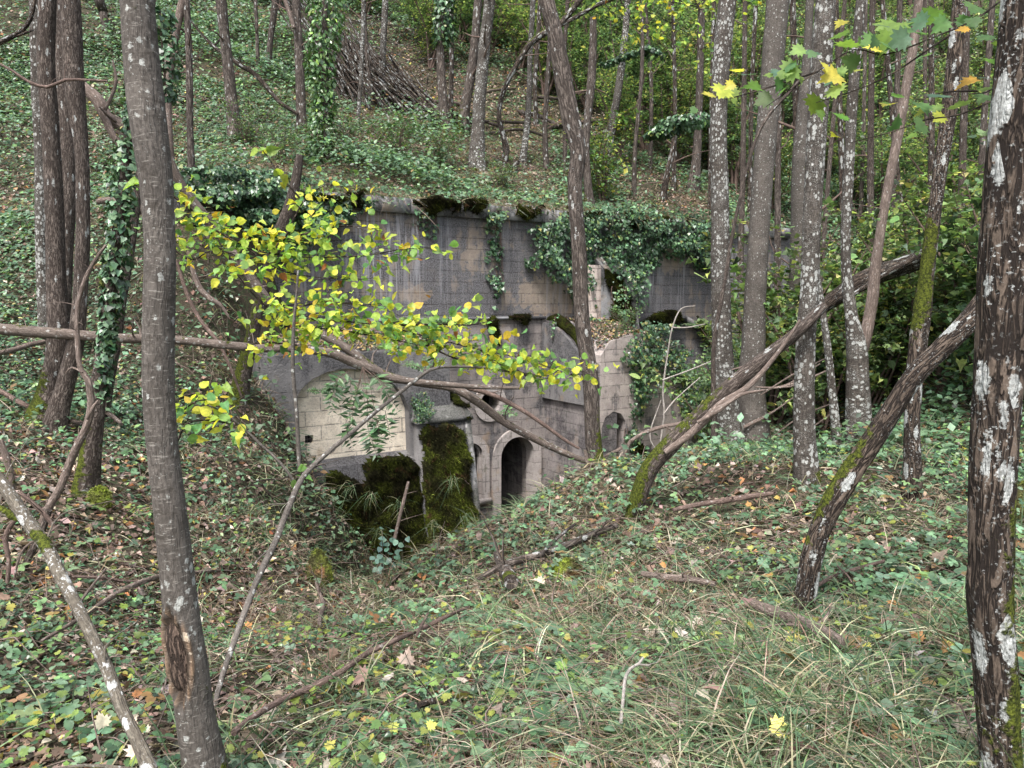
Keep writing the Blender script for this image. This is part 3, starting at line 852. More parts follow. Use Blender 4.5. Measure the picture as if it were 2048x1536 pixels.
mb = LMB(); box(mb, nu[0][0] - .05, nu[-1][0] + .3, WF - .07, WF - .014, nu[0][1] - .1, nu[0][1])
mb.build('niche_sill', M['dressed'], fort)
mb = LMB(); box(mb, nu[0][0] - .03, nu[-1][0] + .04, WF + .505, WF + .55, nu[0][1] - .1, nu[3][1] + .1)
mb.build('niche_back', M['porch'], fort)
uq0, uq1 = pxu(1170, -.4), pxu(1216, -.4)
zq1, zq0 = pxz(1190, 530, -.4), pxz(1190, 720, -.4)
mb = LMB(); box(mb, uq0, pxu(1199, -.4), -.4, -.002, ZB, zq1)
mb.build('quoin_pilaster', M['quoin'], fort)
mb = LMB(); side_prism(mb, [(-.46, zq0 - .4), (-.42, zq1 - .1), (-.004, zq1 + .35), (-.004, zq0 - .4)], pxu(1199, -.4) + .002, uq1)
mb.build('cement_fin', M['coping'], fort)
mb = LMB(); side_prism(mb, [(-.95, zq0 - .4), (-.36, zq1 - .15), (-.004, zq1 + .1), (-.004, zq0 - .4)], uq1 + .002, pxu(1262, -.4))
mb.build('raking_buttress', M['render'], fort)
# arched relief, right
hc = [(1262, 668), (1290, 640), (1330, 627), (1370, 632), (1400, 650), (1425, 685), (1440, 730)]
hc = [tuple(float(q) for q in uz(a, b, -.12)) for a, b in hc]
mb = LMB()
for (a, b) in zip(hc[:-1], hc[1:]):
    hexa(mb, [(a[0], -.2, a[1] - .14), (b[0], -.2, b[1] - .14), (b[0], -.003, b[1] - .14), (a[0], -.003, a[1] - .14)],
         [(a[0], -.2, a[1]), (b[0], -.2, b[1]), (b[0], -.003, b[1]), (a[0], -.003, a[1])])
mb.build('arch_hood', M['render'], fort)

# ---- moss cushions on the fort
def inside(poly, P):
    x, y = P[:, 0], P[:, 1]
    c = np.zeros(len(P), bool)
    n = len(poly)
    for i in range(n):
        x0, y0 = poly[i]; x1, y1 = poly[(i + 1) % n]
        t = ((y0 > y) != (y1 > y)) & (x < (x1 - x0) * (y - y0) / (y1 - y0 + 1e-12) + x0)
        c ^= t
    return c
def moss_pad(poly, fsurf, mat='moss', thick=.07, cell=.035, tuft=3200, name='moss', nrm=(0, -1, .1), parent=None, frame='local', tl=.05, rag=.42):
    """poly in (u,z); fsurf(u,z)->depth v of the surface"""
    poly = np.array(poly, float)
    a0, a1 = poly.min(0) - cell, poly.max(0) + cell
    U, Z = np.meshgrid(np.arange(a0[0], a1[0], cell), np.arange(a0[1], a1[1], cell), indexing='ij')
    P = np.stack([U.ravel(), Z.ravel()], -1)
    wob = np.stack([fbm(np.column_stack([P * 4, P[:, :1] * 0 + 3]), 3), fbm(np.column_stack([P * 4, P[:, :1] * 0 + 9]), 3)], -1) - .5
    ins = inside(poly, P + wob * rag)
    G = ins.reshape(U.shape).astype(float)
    D = G.copy()
    for _ in range(3):
        Q = np.pad(D, 1); D = G * (Q[1:-1, 1:-1] * 4 + Q[:-2, 1:-1] + Q[2:, 1:-1] + Q[1:-1, :-2] + Q[1:-1, 2:]) / 8
    nz = fbm(np.column_stack([P * 9, P[:, :1] * 0]), 3).reshape(U.shape)
    nb = fbm(np.column_stack([P * 2.2, P[:, :1] * 0 + 5]), 2).reshape(U.shape)
    th = thick * (D ** 1.5) * (.35 + nz + nb)
    Vv = fsurf(U, Z) - th
    mb = LMB()
    nu_, nz_ = U.shape
    i, j = np.meshgrid(np.arange(nu_ - 1), np.arange(nz_ - 1), indexing='ij')
    k = (G[:-1, :-1] + G[1:, :-1] + G[:-1, 1:] + G[1:, 1:] >= 3).ravel()
    fc = np.stack([i * nz_ + j, (i + 1) * nz_ + j, (i + 1) * nz_ + j + 1, i * nz_ + j + 1], -1).reshape(-1, 4)[k]
    mb.add(np.stack([U.ravel(), Vv.ravel(), Z.ravel()], -1), fc)
    idx = np.nonzero(ins)[0]
    area = len(idx) * cell * cell
    n = int(area * tuft)
    if n and len(idx):
        s = rng.choice(idx, n)
        uu_, zz_ = P[s, 0] + rng.uniform(-cell, cell, n) * .6, P[s, 1] + rng.uniform(-cell, cell, n) * .6
        vv_ = Vv.ravel()[s] + .004
        sh = rng.lognormal(0, .55, (n, 1)) * np.array([[1, 1, 1]])
        blades(mb, np.stack([uu_, vv_, zz_], -1), rng.uniform(.5, 1.4, n) * tl, .013, sh, up=nrm, lean=.45, bend=.9)
    return mb.build(name, M[mat], parent or fort)
def px_poly(L, v): return [tuple(float(q) for q in uz(a, b, v)) for a, b in L]
batt = lambda u, z: np.interp(z, [ZB, bzt], [wb, W3]) - .01
bw = bu1 - bu0
moss_pad([(bu0 - .03, ZB), (bu0 - .03, bzt - .1), (bu0 + .12 * bw, bzt - .04), (bu0 + .3 * bw, bzt - .09), (bu0 + .45 * bw, bzt - .02), (bu0 + .6 * bw, bzt - .05), (bu0 + .78 * bw, bzt - .12), (bu1 - .12, bzt - .16), (bu1 - .09, bzt - .8), (bu1 - .05, ZB)], batt, mat='moss2', thick=.085, rag=.24)
pl = lambda u, z: np.interp(z, [ZB, zp], [WF - 1.05, WF - .02]) - .01
_t = px_poly([(640, 948), (668, 940), (700, 950), (720, 962), (722, 925), (745, 906), (775, 918), (800, 903), (826, 922)], WF - .1)
moss_pad([(_t[0][0], ZB)] + _t + [(bu0 + .05, _t[-1][1] - .1), (bu0 + .05, ZB)], pl, thick=.16, rag=.22)
capf = lambda u, z: np.interp(z, [zc0 + .08, zc1], [W3 - .05, WF + .5]) - .01
moss_pad(px_poly([(842, 835), (868, 800), (882, 775), (900, 772), (905, 765), (850, 762), (832, 800)], WF - .3), capf, thick=.12)
moss_pad(px_poly([(905, 768), (915, 790), (922, 815), (938, 832), (948, 830), (935, 795), (922, 768)], WF - .3), capf, thick=.12)
fw = lambda u, z: -.14 + 0 * u
for L in ([(1015, 640), (1025, 630), (1050, 630), (1058, 642), (1040, 648)], [(972, 640), (985, 630), (1000, 660), (995, 690), (982, 690)]):
    moss_pad(px_poly(L, -.12), fw, thick=.09)
ff = lambda u, z: np.interp(z, [zq0 - .4, zq1 - .15], [-.95, -.36]) - .01
moss_pad(px_poly([(1214, 540), (1240, 545), (1262, 600), (1262, 640), (1240, 670), (1228, 672), (1215, 640), (1216, 590)], -.5), ff, thick=.08)
for L in ([(1262, 655), (1290, 632), (1330, 622), (1360, 632), (1340, 645), (1295, 648)], [(1385, 632), (1410, 650), (1432, 690), (1425, 700), (1405, 680), (1388, 655)]):
    moss_pad(px_poly(L, -.15), lambda u, z: -.2 + 0 * u, thick=.1)
for L in ([(1262, 930), (1275, 880), (1295, 900), (1310, 950)], [(1310, 930), (1325, 880), (1350, 920), (1360, 960), (1312, 960)]):
    moss_pad(px_poly(L, WF), lambda u, z: WF - .02 + 0 * u, thick=.09)
# raking moss on the return wall
rp = [(-.1, zt0), (-.5, zt0 - .02), (-1.0, (zt0 + zt1) / 2 + .12), (-1.5, zt1 + .1), (-1.9, zt1 - .1)]
mb = LMB()
P_ = np.array([(u_pr + .12, a, b + .01) for a, b in rp])
tube(mb, P_, [.09, .13, .12, .13, .08], 12, .05, lump=.5)
n = 2500
s = rng.integers(0, len(mb.v[0]), n)
blades(mb, mb.v[0][s], rng.uniform(.02, .04, n), .007, rng.uniform(.5, 1.8, (n, 1)) * np.ones((1, 3)), up=(0, 0, 1), lean=.8)
mb.build('moss', M['moss'], fort)
# moss lumps and hanging edge along the coping
for u in list(rng.uniform(U_L + .5, U_R, 16)) + [pxu(1060, 0), pxu(950, 0), pxu(1180, 0), pxu(1310, 0)]:
    hw = rng.uniform(.15, .5)
    z = ZC + .02
    moss_pad([(u - hw, z - rng.uniform(.08, .3)), (u, z - rng.uniform(.1, .33)), (u + hw, z - .05), (u + hw, z + .07), (u - hw, z + .09)], lambda a, b: -.15 + 0 * a, thick=.09)
#--PART3--
# ---------------------------------------------------------------- trees
def moss_fn(height_m, d=(-1, 0, .2), amt=1.0):
    d = np.array(d, float); d /= np.linalg.norm(d)
    def f(V, Nn, L):
        return amt * (np.clip(1 - L / height_m, 0, 1) * 1.1) * (.35 + .65 * np.clip(Nn @ d + .35, 0, 1)) + .12 * np.clip(Nn @ d, 0, 1)
    return f
def moss_band(a, b, d=(-1, 0, 0)):
    d = np.array(d, float)
    def f(V, Nn, L):
        return ((L > a) & (L < b)) * (.45 + .5 * np.clip(Nn @ d + .3, 0, 1))
    return f
def moss_top(amt=.8):
    def f(V, Nn, L): return amt * np.clip(Nn[:, 2], 0, 1)
    return f

def px_pts(L, Y):
    """[(px,py,width px)] at depth Y (number, or one per point) -> points, radii"""
    Y = np.broadcast_to(np.asarray(Y, float), (len(L),))
    P = np.array([at(a[0], a[1], y) for a, y in zip(L, Y)])
    R = np.array([a[2] / 2 / F_PX * y for a, y in zip(L, Y)])
    return P, R

TREES = {}
def tree(label, L, mat, Y=None, moss=None, flare=.45, sides=None, furrow=0., group='trees in the wood', cat='tree', twigs=0, top=True, branches=(), name='forest_tree', lump=.06, dY=0., shape=None, crown=None):
    if Y is None:
        Y = float(on_ground(L[0][0], L[0][1])[1])
    P, R = px_pts(L, Y)
    if dY: P[:, 1] += np.linspace(0, dY, len(P))
    if top and L[-1][1] < 15:       # runs on above the picture
        d = P[-1] - P[-2]; d /= np.linalg.norm(d)
        ext = 1.2 + .12 * Y
        P = np.vstack([P, P[-1] + d * ext, P[-1] + d * ext * 2.2 + [rng.normal(0, .1), rng.normal(0, .1), 0]]); R = np.append(R, [R[-1] * .85, R[-1] * .5])
    if top is True or top == 'root':
        z = height(P[0, 0], P[0, 1])[0]
        if flare and abs(P[0, 2] - z) < 1.5 or P[0, 2] > z:
            P = np.vstack([[P[0, 0], P[0, 1], min(z, P[0, 2]) - .25], P]) if P[0, 2] - z > -.1 and P[0, 2] - z < 3 else P
            if P[0, 2] < P[1, 2]: R = np.append([R[0] * 1.1], R) if len(R) < len(P) else R
    root = empty(name, P[0], label, cat, group)
    r0 = R.max()
    if Y > 14 and twigs == 0: twigs = 5
    if sides is None: sides = int(np.clip(r0 / Y * 1500 * .8, 8, 28))
    mb = MB()
    tube(mb, P, R, sides, step=max(.05, r0 * .8) if Y > 6 else .03, furrow=furrow, flare=flare, moss=moss, seed=rng.uniform(0, 40), lump=lump, shape=shape)
    mb.build('trunk', M[mat], root, smooth=True)
    for (BL, bmat, by, bmoss) in branches:
        bp, br = px_pts(BL, Y + (by if np.isscalar(by) else np.array(by)))
        mb = MB(); tube(mb, bp, br, 8, step=.08, moss=bmoss, seed=rng.uniform(0, 40), lump=.1)
        mb.build('branch', M[bmat], root, smooth=True)
    zt = P[-1, 2] - P[0, 2]
    if twigs:
        tips = []
        for k in range(twigs):
            mb = MB()
            t = rng.uniform(.25, .98)
            i = int(t * (len(P) - 1)); f = t * (len(P) - 1) - i
            b = P[i] * (1 - f) + P[min(i + 1, len(P) - 1)] * f
            rr = R[min(i, len(R) - 1)]
            a = rng.uniform(0, 6.28); ln = rng.uniform(.4, 1.5)
            d = np.array([math.cos(a), math.sin(a), rng.uniform(-.1, .8)])
            q = [b, b + d * ln * .5 + [0, 0, rng.normal(0, .05)], b + d * ln + rng.normal(0, .12, 3)]
            tube(mb, q, [rr * .22 + .003, rr * .14 + .002, .003], 5, .2, seed=k)
            tips += [q[1], q[2]]
            mb.build('branch', M['twig'], root, smooth=True)
        if crown:
            pal, num, sz = crown
            tips = np.array(tips)
            pos = tips[rng.integers(0, len(tips), num)] + rng.normal(0, .22, (num, 3)) * [1, 1, .6]
            mb = MB(); leaves(mb, T_QUAD if Y > 9 else T_ROUND, pos, (0, -.25, .8), sz * rng.uniform(.6, 1.3, num), pick(pal, num), .5)
            mb.build('crown', M['leaf'], root)
    TREES[label] = (P, R, Y)
    return root

PAL_HAZEL = [(4, (.13, .24, .06)), (4, (.22, .35, .08)), (3, (.08, .15, .055)), (2, (.40, .46, .08)), (.9, (.62, .54, .08))]
PAL_GREEN = [(5, (.10, .20, .085)), (4, (.16, .29, .12)), (3, (.05, .11, .055)), (1.6, (.26, .38, .11))]
PAL_YEL = [(4, (.78, .72, .09)), (4, (.50, .64, .12)), (4, (.28, .46, .12)), (.6, (.72, .5, .06)), (.25, (.36, .14, .05)), (2, (.16, .33, .12))]
PAL_IVY = [(4, (.028, .07, .042)), (3, (.07, .145, .085)), (2.4, (.13, .23, .155)), (.9, (.18, .29, .12)), (.25, (.3, .3, .12))]
PAL_BRAM = [(4, (.11, .20, .135)), (3.4, (.18, .29, .21)), (2.6, (.06, .12, .075)), (1.2, (.21, .33, .16)), (.3, (.3, .18, .1))]
PAL_LIT = [(4, (.25, .17, .13)), (3, (.12, .08, .062)), (3, (.31, .225, .18)), (1.6, (.46, .37, .30)), (.6, (.36, .16, .07)), (.4, (.5, .4, .12))]
PAL_DRY = [(4, (.36, .285, .205)), (3, (.25, .18, .135)), (2, (.50, .43, .32)), (1, (.27, .17, .12))]
PAL_GRASS = [(4, (.11, .17, .085)), (3, (.18, .25, .13)), (2, (.06, .10, .05)), (2.2, (.34, .33, .20)), (1.8, (.48, .42, .30))]
PAL_YPL = [(3, (.36, .42, .10)), (3, (.22, .33, .09)), (1.5, (.5, .48, .12)), (1, (.14, .25, .09))]

def warm(pal): return [(a_, (c_[0] * 1.02, c_[1] * 1.02, c_[2] * .80)) for a_, c_ in pal]
PAL_BRAM, PAL_IVY, PAL_GREEN = warm(PAL_BRAM), warm(PAL_IVY), warm(PAL_GREEN)
# the big smooth-barked trunk in the left foreground, with its old wound
def wound(V, P, rad, L, th):
    n, s_ = rad.shape
    zz = P[:, 2]
    z_lo, z_hi = at(0, 1400, YA)[2], at(0, 1205, YA)[2]
    t = (zz - z_lo) / (z_hi - z_lo)
    env = np.clip(np.minimum(t, 1 - t) * 5, 0, 1)
    C = P[:, None]
    d = V - C
    r = np.linalg.norm(d, axis=2)
    ang = np.arctan2(d[..., 0], -d[..., 1])          # 0 = towards the viewer
    a0 = -.22
    wv = .70 * env[:, None] + 1e-6
    x = np.abs(ang - a0 + .12 * np.sin(t * 9)[:, None]) / wv
    pit = np.where(x < 1, -.34 * (1 - x ** 4), 0)
    lip = (.15 + .05 * np.sin(zz * 60))[:, None] * np.exp(-((x - 1.12) / .16) ** 2) * (env[:, None] > 0.03)
    lc = np.clip(lip / .13, 0, 1)[..., None]
    cc = 1 + lc * (np.array([1.9, 1.45, 1.1]) - 1)
    cc = np.where((x < .95)[..., None] & (env[:, None, None] > .1), np.array([.5, .42, .36]), cc)
    return C + d * (1 + (pit + lip) * (env[:, None] > 0))[..., None], cc.reshape(-1, 3)
YA = 2.7
LA = [(425,1720,120),(415,1600,100),(408,1536,84),(398,1480,78),(388,1420,74),(380,1350,74),(366,1260,73),(358,1180,66),(348,1090,64),(338,1000,62),(326,900,60),(318,800,60),(317,700,60),(318,620,60),(320,500,58),(316,420,58),(311,350,62),(300,270,66),(291,200,68),(281,100,64),(274,0,60),(262,-120,56)]
rA = tree('smooth grey foreground tree on the left with an open bark wound near its foot', LA, 'smooth', YA, moss=moss_fn(.5, (1, -.3, 0), 1.1), sides=96, shape=wound, furrow=0, lump=.03, flare=.12)
# bare wood set into the wound
PA, RA, _ = TREES['smooth grey foreground tree on the left with an open bark wound near its foot']
zs_ = np.linspace(at(0, 1385, YA)[2], at(0, 1225, YA)[2], 14)
Px = np.array([[np.interp(z, PA[:, 2], PA[:, 0]), np.interp(z, PA[:, 2], PA[:, 1]), z] for z in zs_]); Rx = np.interp(zs_, PA[:, 2], RA)
mb = MB(); tube(mb, Px - np.array([.012, .0, 0]), Rx * (.86 - .5 * np.abs(np.linspace(-1, 1, 14)) ** 4), 40, .02, furrow=.006, lump=.03)
mb.build('bare_wood', M['pale_inner'], rA, smooth=True)
LB = [(2012,1760,84),(2008,1640,78),(2005,1536,70),(1998,1430,74),(1991,1330,78),(1980,1200,82),(1981,1100,80),(1983,1000,79),(1988,880,82),(1995,760,84),(2002,650,84),(2008,540,86),(2014,430,84),(2024,300,80),(2036,180,82),(2050,60,88),(2062,-30,90),(2085,-160,90)]
tree('dark rough-barked tree with chalk white lichen patches, rightmost foreground trunk', LB, 'dark', 2.15, moss=moss_fn(1.6, (1, -.2, 0), .9), sides=90, furrow=.008, lump=.07, flare=.1)
YC = float(on_ground(1602, 1237)[1])
tree('dark furrowed tree with white lichen leaning steeply right out of the grass', [(1602,1237,36),(1612,1180,38),(1622,1120,40),(1640,1060,39),(1668,1000,43),(1705,940,42),(1745,880,40),(1790,810,38),(1830,750,38),(1880,700,37),(1930,650,40),(1980,590,40),(2060,510,38),(2160,400,36)], 'dark', YC, furrow=.008, sides=60, moss=lambda V, Nn, L: .62 * ((L > .7) & (L < 1.5)) * np.clip(Nn @ np.array([-.7, 0, .7]) + .1, 0, 1), flare=.25)
tree('mossy split trunk leaning right from the crest of the mound', [(1262,1042,24),(1280,985,32),(1300,935,34),(1340,890,36),(1400,830,30),(1470,765,32),(1530,715,26),(1600,660,22),(1650,610,18)], 'furrowed', furrow=.007, sides=40, moss=moss_fn(2.4, (-.6, 0, .8), 1.0), flare=.3, top='root',
     branches=[([(1330,905,12),(1390,860,16),(1440,810,16),(1500,770,12),(1560,700,8),(1600,640,5)], 'pale', -.12, None), ([(1395,845,8),(1440,818,12),(1480,790,8),(1530,780,4)], 'pale', -.2, None)])
tree('slim straight tree standing on the mound in front of the fort, right of the doorway', [(1196,975,34),(1190,930,32),(1185,860,30),(1181,760,31),(1172,700,31),(1163,620,30),(1158,500,29),(1150,380,28),(1156,300,30),(1140,230,36),(1125,150,34),(1108,60,30),(1093,0,28),(1075,-90,26)], 'hillbark', 10.2, furrow=.006, sides=30, moss=moss_fn(1.8, (1, -.1, 0), 1.1), twigs=0)
# leftmost clump
gl = 'tree clump at the left edge'
tree('brown furrowed tree with a thick moss foot, leftmost stem of the left clump', [(88,850,62),(100,800,48),(112,740,40),(118,680,40),(112,560,34),(108,400,32),(100,250,30),(92,120,30),(95,0,30)], 'furrowed', furrow=.008, moss=moss_fn(1.1, (-1, -.2, 0), 1.5), sides=40)
tree('brown furrowed tree rising from the same foot, right stem of the left clump', [(108,862,36),(128,780,30),(148,700,30),(158,620,26),(165,500,25),(166,400,24),(163,300,25),(150,180,34),(143,60,36),(140,0,36)], 'furrowed', furrow=.008, moss=moss_fn(.5, (-1, 0, 0), .8), sides=36)
tree('brown trunk half hidden between the two stems of the left clump', [(128,660,22),(132,520,24),(136,400,28),(136,300,28),(128,150,28),(125,0,28)], 'furrowed', Y=11.2, furrow=.006, sides=24)
tree('pale trunk crusted with white lichen at the far left behind the clump', [(84,520,22),(82,300,24),(78,180,28),(76,80,28),(74,0,28)], 'birchy', Y=11.8)
tree('ivy-hung tree with a mossy foot left of the smooth foreground trunk', [(170,990,46),(178,930,36),(188,850,32),(200,750,27),(212,660,25),(224,560,22),(240,430,20),(252,330,18),(262,200,16),(268,60,15),(272,0,14)], 'furrowed', furrow=.006, sides=34, moss=moss_fn(1.5, (-1, -.1, 0), 1.3))
tree('thin brown tree crossing behind the ivy-hung stem', [(206,838,20),(216,770,20),(230,700,19),(244,600,18),(262,490,17),(275,390,16),(290,250,14),(300,100,13),(305,0,12)], 'furrowed', sides=18, moss=moss_fn(.6))
tree('leaning moss-footed tree at the left end of the fort wall', [(478,800,34),(486,750,28),(498,700,25),(512,640,24),(528,580,24),(545,510,24),(562,460,26),(578,420,24),(590,370,20),(600,310,14)], 'furrowed', Y=11.8, furrow=.006, sides=26, moss=moss_fn(2.8, (-.8, -.3, .2), 1.0), top='root')
tree('thin crooked trunk on the left slope above the yellow leaves', [(384,360,13),(380,260,13),(379,150,14),(376,60,13),(373,0,14)], 'hillbark')
tree('crooked pale trunk behind the smooth foreground tree', [(345,420,18),(338,300,18),(334,200,18),(340,120,20),(352,60,16),(366,0,16)], 'pale', Y=15)
tree('sturdy brown trunk on the upper left slope', [(470,272,24),(463,200,21),(457,140,20),(449,70,19),(442,0,20)], 'hillbark', sides=16)
tree('thin grey pole on the slope, third from the sturdy brown trunk', [(517,158,8),(514,70,7),(511,0,7)], 'hillbark')
tree('slim trunk leaning right on the upper slope', [(537,142,10),(541,80,11),(551,0,13)], 'hillbark')
tree('dark slender trunk at the top left behind the big smooth tree', [(212,60,12),(205,20,14),(198,0,18)], 'hillbark')
tree('straight trunk with a bare dead limb beside the ivy column', [(603,258,17),(601,180,17),(598,100,17),(594,40,16),(592,0,16)], 'hillbark', sides=16,
     branches=[([(596,228,6),(560,205,8),(530,170,9),(505,145,9),(480,130,9),(455,112,8),(430,95,7),(405,70,5),(380,40,3)], 'dark', -.2, None), ([(428,92,5),(444,72,4),(450,40,3),(472,20,2)], 'dark', -.2, None), ([(588,56,8),(577,20,8),(566,-10,8)], 'pale', -.3, None)])
tree('slender trunk wrapped in a thick column of ivy on the hill', [(655,330,12),(652,220,12),(650,120,12),(650,0,12)], 'hillbark')
tree('thin pale pole left of the dark brush shelter', [(716,238,7),(722,150,8),(726,60,8),(727,0,8)], 'birchy')
tree('slim brown pole leaning left in front of the brush shelter', [(742,218,9),(737,140,9),(730,60,8),(726,-5,7)], 'hillbark')
tree('pale birch-like trunk in front of the brush shelter', [(758,208,13),(763,150,13),(767,80,12),(771,0,12)], 'birchy')
tree('grey trunk with ivy leaves at its top right of the brush shelter', [(893,268,20),(886,200,17),(881,120,16),(881,50,15),(880,0,14)], 'hillbark', moss=moss_fn(1.2))
tree('thin dark trunk tight behind the grey ivy-topped trunk', [(900,250,9),(903,150,9),(903,60,8),(902,0,8)], 'dark')
tree('moss-footed trunk bowed to the left behind the white-flecked tree', [(926,275,22),(929,220,19),(940,160,18),(950,80,17),(956,0,16)], 'hillbark', moss=moss_fn(1.6))
tree('stout white-flecked tree on the edge above the fort wall', [(952,336,28),(955,280,25),(958,220,23),(963,160,22),(970,80,22),(980,0,21)], 'birchy', sides=20, moss=moss_fn(.4, (0, -1, 0), .7))
tree('dark S-shaped tree bending right with bright moss along its upper limb', [(1006,336,12),(1012,300,12),(1003,260,10),(998,232,9),(1003,195,9),(1022,150,10),(1045,110,11),(1060,88,12),(1090,65,13),(1120,48,12),(1150,12,12),(1168,-12,11),(1200,-60,9)], 'dark', moss=moss_top(.95), furrow=0,
     branches=[([(1120,52,7),(1150,35,8),(1185,15,8),(1215,2,8),(1260,-15,6)], 'dark', 0, moss_top(.6))])
tree('sawn stump on the edge above the fort', [(1027,347,13),(1030,335,12),(1034,321,11)], 'dark', cat='stump', name='tree_stump', top=False, flare=.3)
tree('slim trunk with white flecks second right of the S-shaped tree', [(1045,330,13),(1052,270,12),(1058,200,11),(1060,110,10),(1064,40,10),(1066,0,10)], 'birchy')
tree('dark thin trunk crossing behind the mossy limb', [(1072,250,8),(1070,160,9),(1076,80,9),(1080,0,8)], 'dark')
tree('brown trunk with flecks behind the slim tree on the mound', [(1092,338,10),(1090,250,10),(1095,160,9),(1100,70,8),(1103,0,8)], 'hillbark')
tree('straight brown trunk right of the slim mound tree', [(1180,415,16),(1172,320,15),(1174,250,15),(1182,170,17),(1186,100,15),(1186,35,13)], 'hillbark', moss=moss_fn(.8), top='root')
tree('leaning grey trunk on the hill above the ivy', [(1213,345,14),(1223,260,14),(1238,170,15),(1248,90,13),(1256,0,12)], 'birchy')
tree('short ivy-capped dark trunk on the hill right of centre', [(1325,400,12),(1332,360,11),(1345,300,10),(1352,250,9)], 'dark', top='root')
tree('brown trunk with flared foot above the right end of the wall', [(1385,382,24),(1392,330,17),(1396,260,15),(1400,150,14),(1404,0,13)], 'hillbark')
# right-hand stand
tree('grey lichen-spotted tree, leftmost of the tall trees on the right', [(1466,900,44),(1455,820,42),(1445,700,39),(1441,560,37),(1440,400,34),(1437,250,32),(1445,100,34),(1455,0,34)], 'birchy', Y=11.6, sides=28, moss=moss_fn(.8))
tree('broad dark lichen-flecked tree second among the tall trees on the right', [(1505,880,58),(1502,790,50),(1506,700,45),(1510,600,41),(1517,480,39),(1526,350,39),(1536,230,40),(1547,100,42),(1556,0,42)], 'smooth', Y=12.0, sides=30)
tree('thin furrowed stem standing before the leftmost tall tree on the right', [(1427,905,12),(1428,840,11),(1427,760,10),(1429,680,9),(1450,560,8),(1475,420,7),(1520,260,6),(1600,160,6)], 'furrowed', Y=10.6, top='root')
tree('tall white-blotched tree in the middle of the right-hand stand', [(1612,965,42),(1609,880,38),(1608,780,37),(1612,680,36),(1620,560,35),(1625,420,34),(1634,260,37),(1643,120,38),(1651,0,36)], 'birchy', sides=34, furrow=.002, moss=moss_fn(.6, (1, 0, 0)))
tree('grey trunk with a mossy collar just behind the tall white-blotched tree', [(1590,760,34),(1594,600,33),(1598,450,32),(1600,320,31),(1606,220,22),(1615,100,16),(1620,0,15)], 'smooth', Y=14.5)
tree('thin spotted stem bending left beside the white-blotched tree', [(1682,940,17),(1674,880,17),(1666,800,17),(1658,720,16),(1648,640,14),(1636,560,13),(1630,490,11)], 'birchy', top='root', Y=9.8)
tree('white-spotted tree forking into two at head height', [(1716,905,44),(1716,840,41),(1715,760,40),(1714,700,38),(1704,640,25),(1694,560,20),(1691,480,18),(1696,360,20),(1705,200,20),(1715,80,19),(1722,0,18)], 'birchy', sides=28, Y=9.9,
     branches=[([(1718,720,24),(1734,660,25),(1744,600,24),(1750,540,22),(1758,480,19),(1775,380,19),(1792,290,19),(1812,180,19),(1830,70,17),(1840,-20,16)], 'pale', .15, None)])
tree('brown trunk with a long moss sleeve, right of the forked tree', [(1826,1000,32),(1825,930,29),(1824,850,27),(1828,760,30),(1836,690,33),(1845,620,33),(1853,550,27),(1868,430,24),(1882,330,25),(1896,240,27),(1908,130,27),(1920,0,26)], 'dark', furrow=.006, sides=34, moss=lambda V, Nn, L: ss(1.5, 2.0, L) * ss(3.0, 2.5, L) * (.35 + .5 * np.clip(Nn @ np.array([-.8, -.4, 0]) + .3, 0, 1)))
tree('leaning pale trunk far right behind the moss-sleeved one', [(1868,790,30),(1880,720,27),(1895,650,25),(1918,570,27),(1940,510,28),(1965,440,28),(1990,350,26),(2020,200,24),(2045,60,22),(2060,0,22)], 'furrowed', Y=12.5, sides=22)
tree('broken flared stump with bare pale wood on the far right', [(1895,775,30),(1900,740,22),(1910,700,16),(1905,660,9)], 'pale', Y=13, top='root', cat='stump', name='tree_stump')
bgs = [(1580,680,16,1585,0,12),(1555,640,14,1560,0,10),(1745,700,15,1745,0,11),(1690,650,13,1672,0,10),(1780,720,14,1800,0,10),(1920,720,16,1935,0,12),(1855,640,14,1862,0,10),(1960,700,14,1985,0,11),(1480,560,12,1490,0,9),(1420,420,9,1428,0,8),(1300,330,8,1290,0,7),(1640,600,10,1690,0,8),(1815,600,12,1765,0,9),
  (1270,300,8,1285,0,7),(1130,250,8,1135,0,7),(1500,400,9,1512,0,8),(1720,480,9,1732,0,7),(1880,470,9,1850,0,7),(1350,250,8,1345,0,7)]
for k, (a, b, c, d, e, f) in enumerate(bgs):
    Yb = rng.uniform(15.5, 19) if b > 500 else rng.uniform(22, 27)
    m = ['dark', 'hillbark', 'furrowed'][k % 3]
    mid = (a + d) / 2 + rng.normal(0, 6)
    tree('slim dark trunk deep in the thicket on the right', [(a, b, c), (mid, (b + e) / 2, (c + f) / 2), (d, e, f)], m, Y=Yb, group='slim trunks deep in the thicket', twigs=4)

# ---------------------------------------------------------------- leaning and fallen timber
def stubs(mb, P, R, per_m=1.6):
    """broken side twigs growing out of a limb"""
    P, R = np.asarray(P), np.asarray(R)
    ln = np.linalg.norm(np.diff(P, axis=0), axis=1).sum()
    for k in range(int(ln * per_m) + 1):
        t = rng.uniform(.12, .97) * (len(P) - 1); i = int(t); f = t - i
        b_ = P[i] * (1 - f) + P[min(i + 1, len(P) - 1)] * f
        r_ = max(.0025, R[i] * rng.uniform(.15, .35))
        ax = P[min(i + 1, len(P) - 1)] - P[i]; ax = ax / (np.linalg.norm(ax) + 1e-9)
        d = rng.normal(0, 1, 3); d -= ax * (d @ ax) * .6; d[2] = abs(d[2]) * .8; d /= np.linalg.norm(d)
        L_ = rng.uniform(.06, .38) * (1 + R[i] * 4)
        tube(mb, [b_, b_ + d * L_ * .5 + rng.normal(0, .02, 3), b_ + d * L_ + rng.normal(0, .04, 3)], [r_, r_ * .7, r_ * .35], 5, .05, lump=.1)
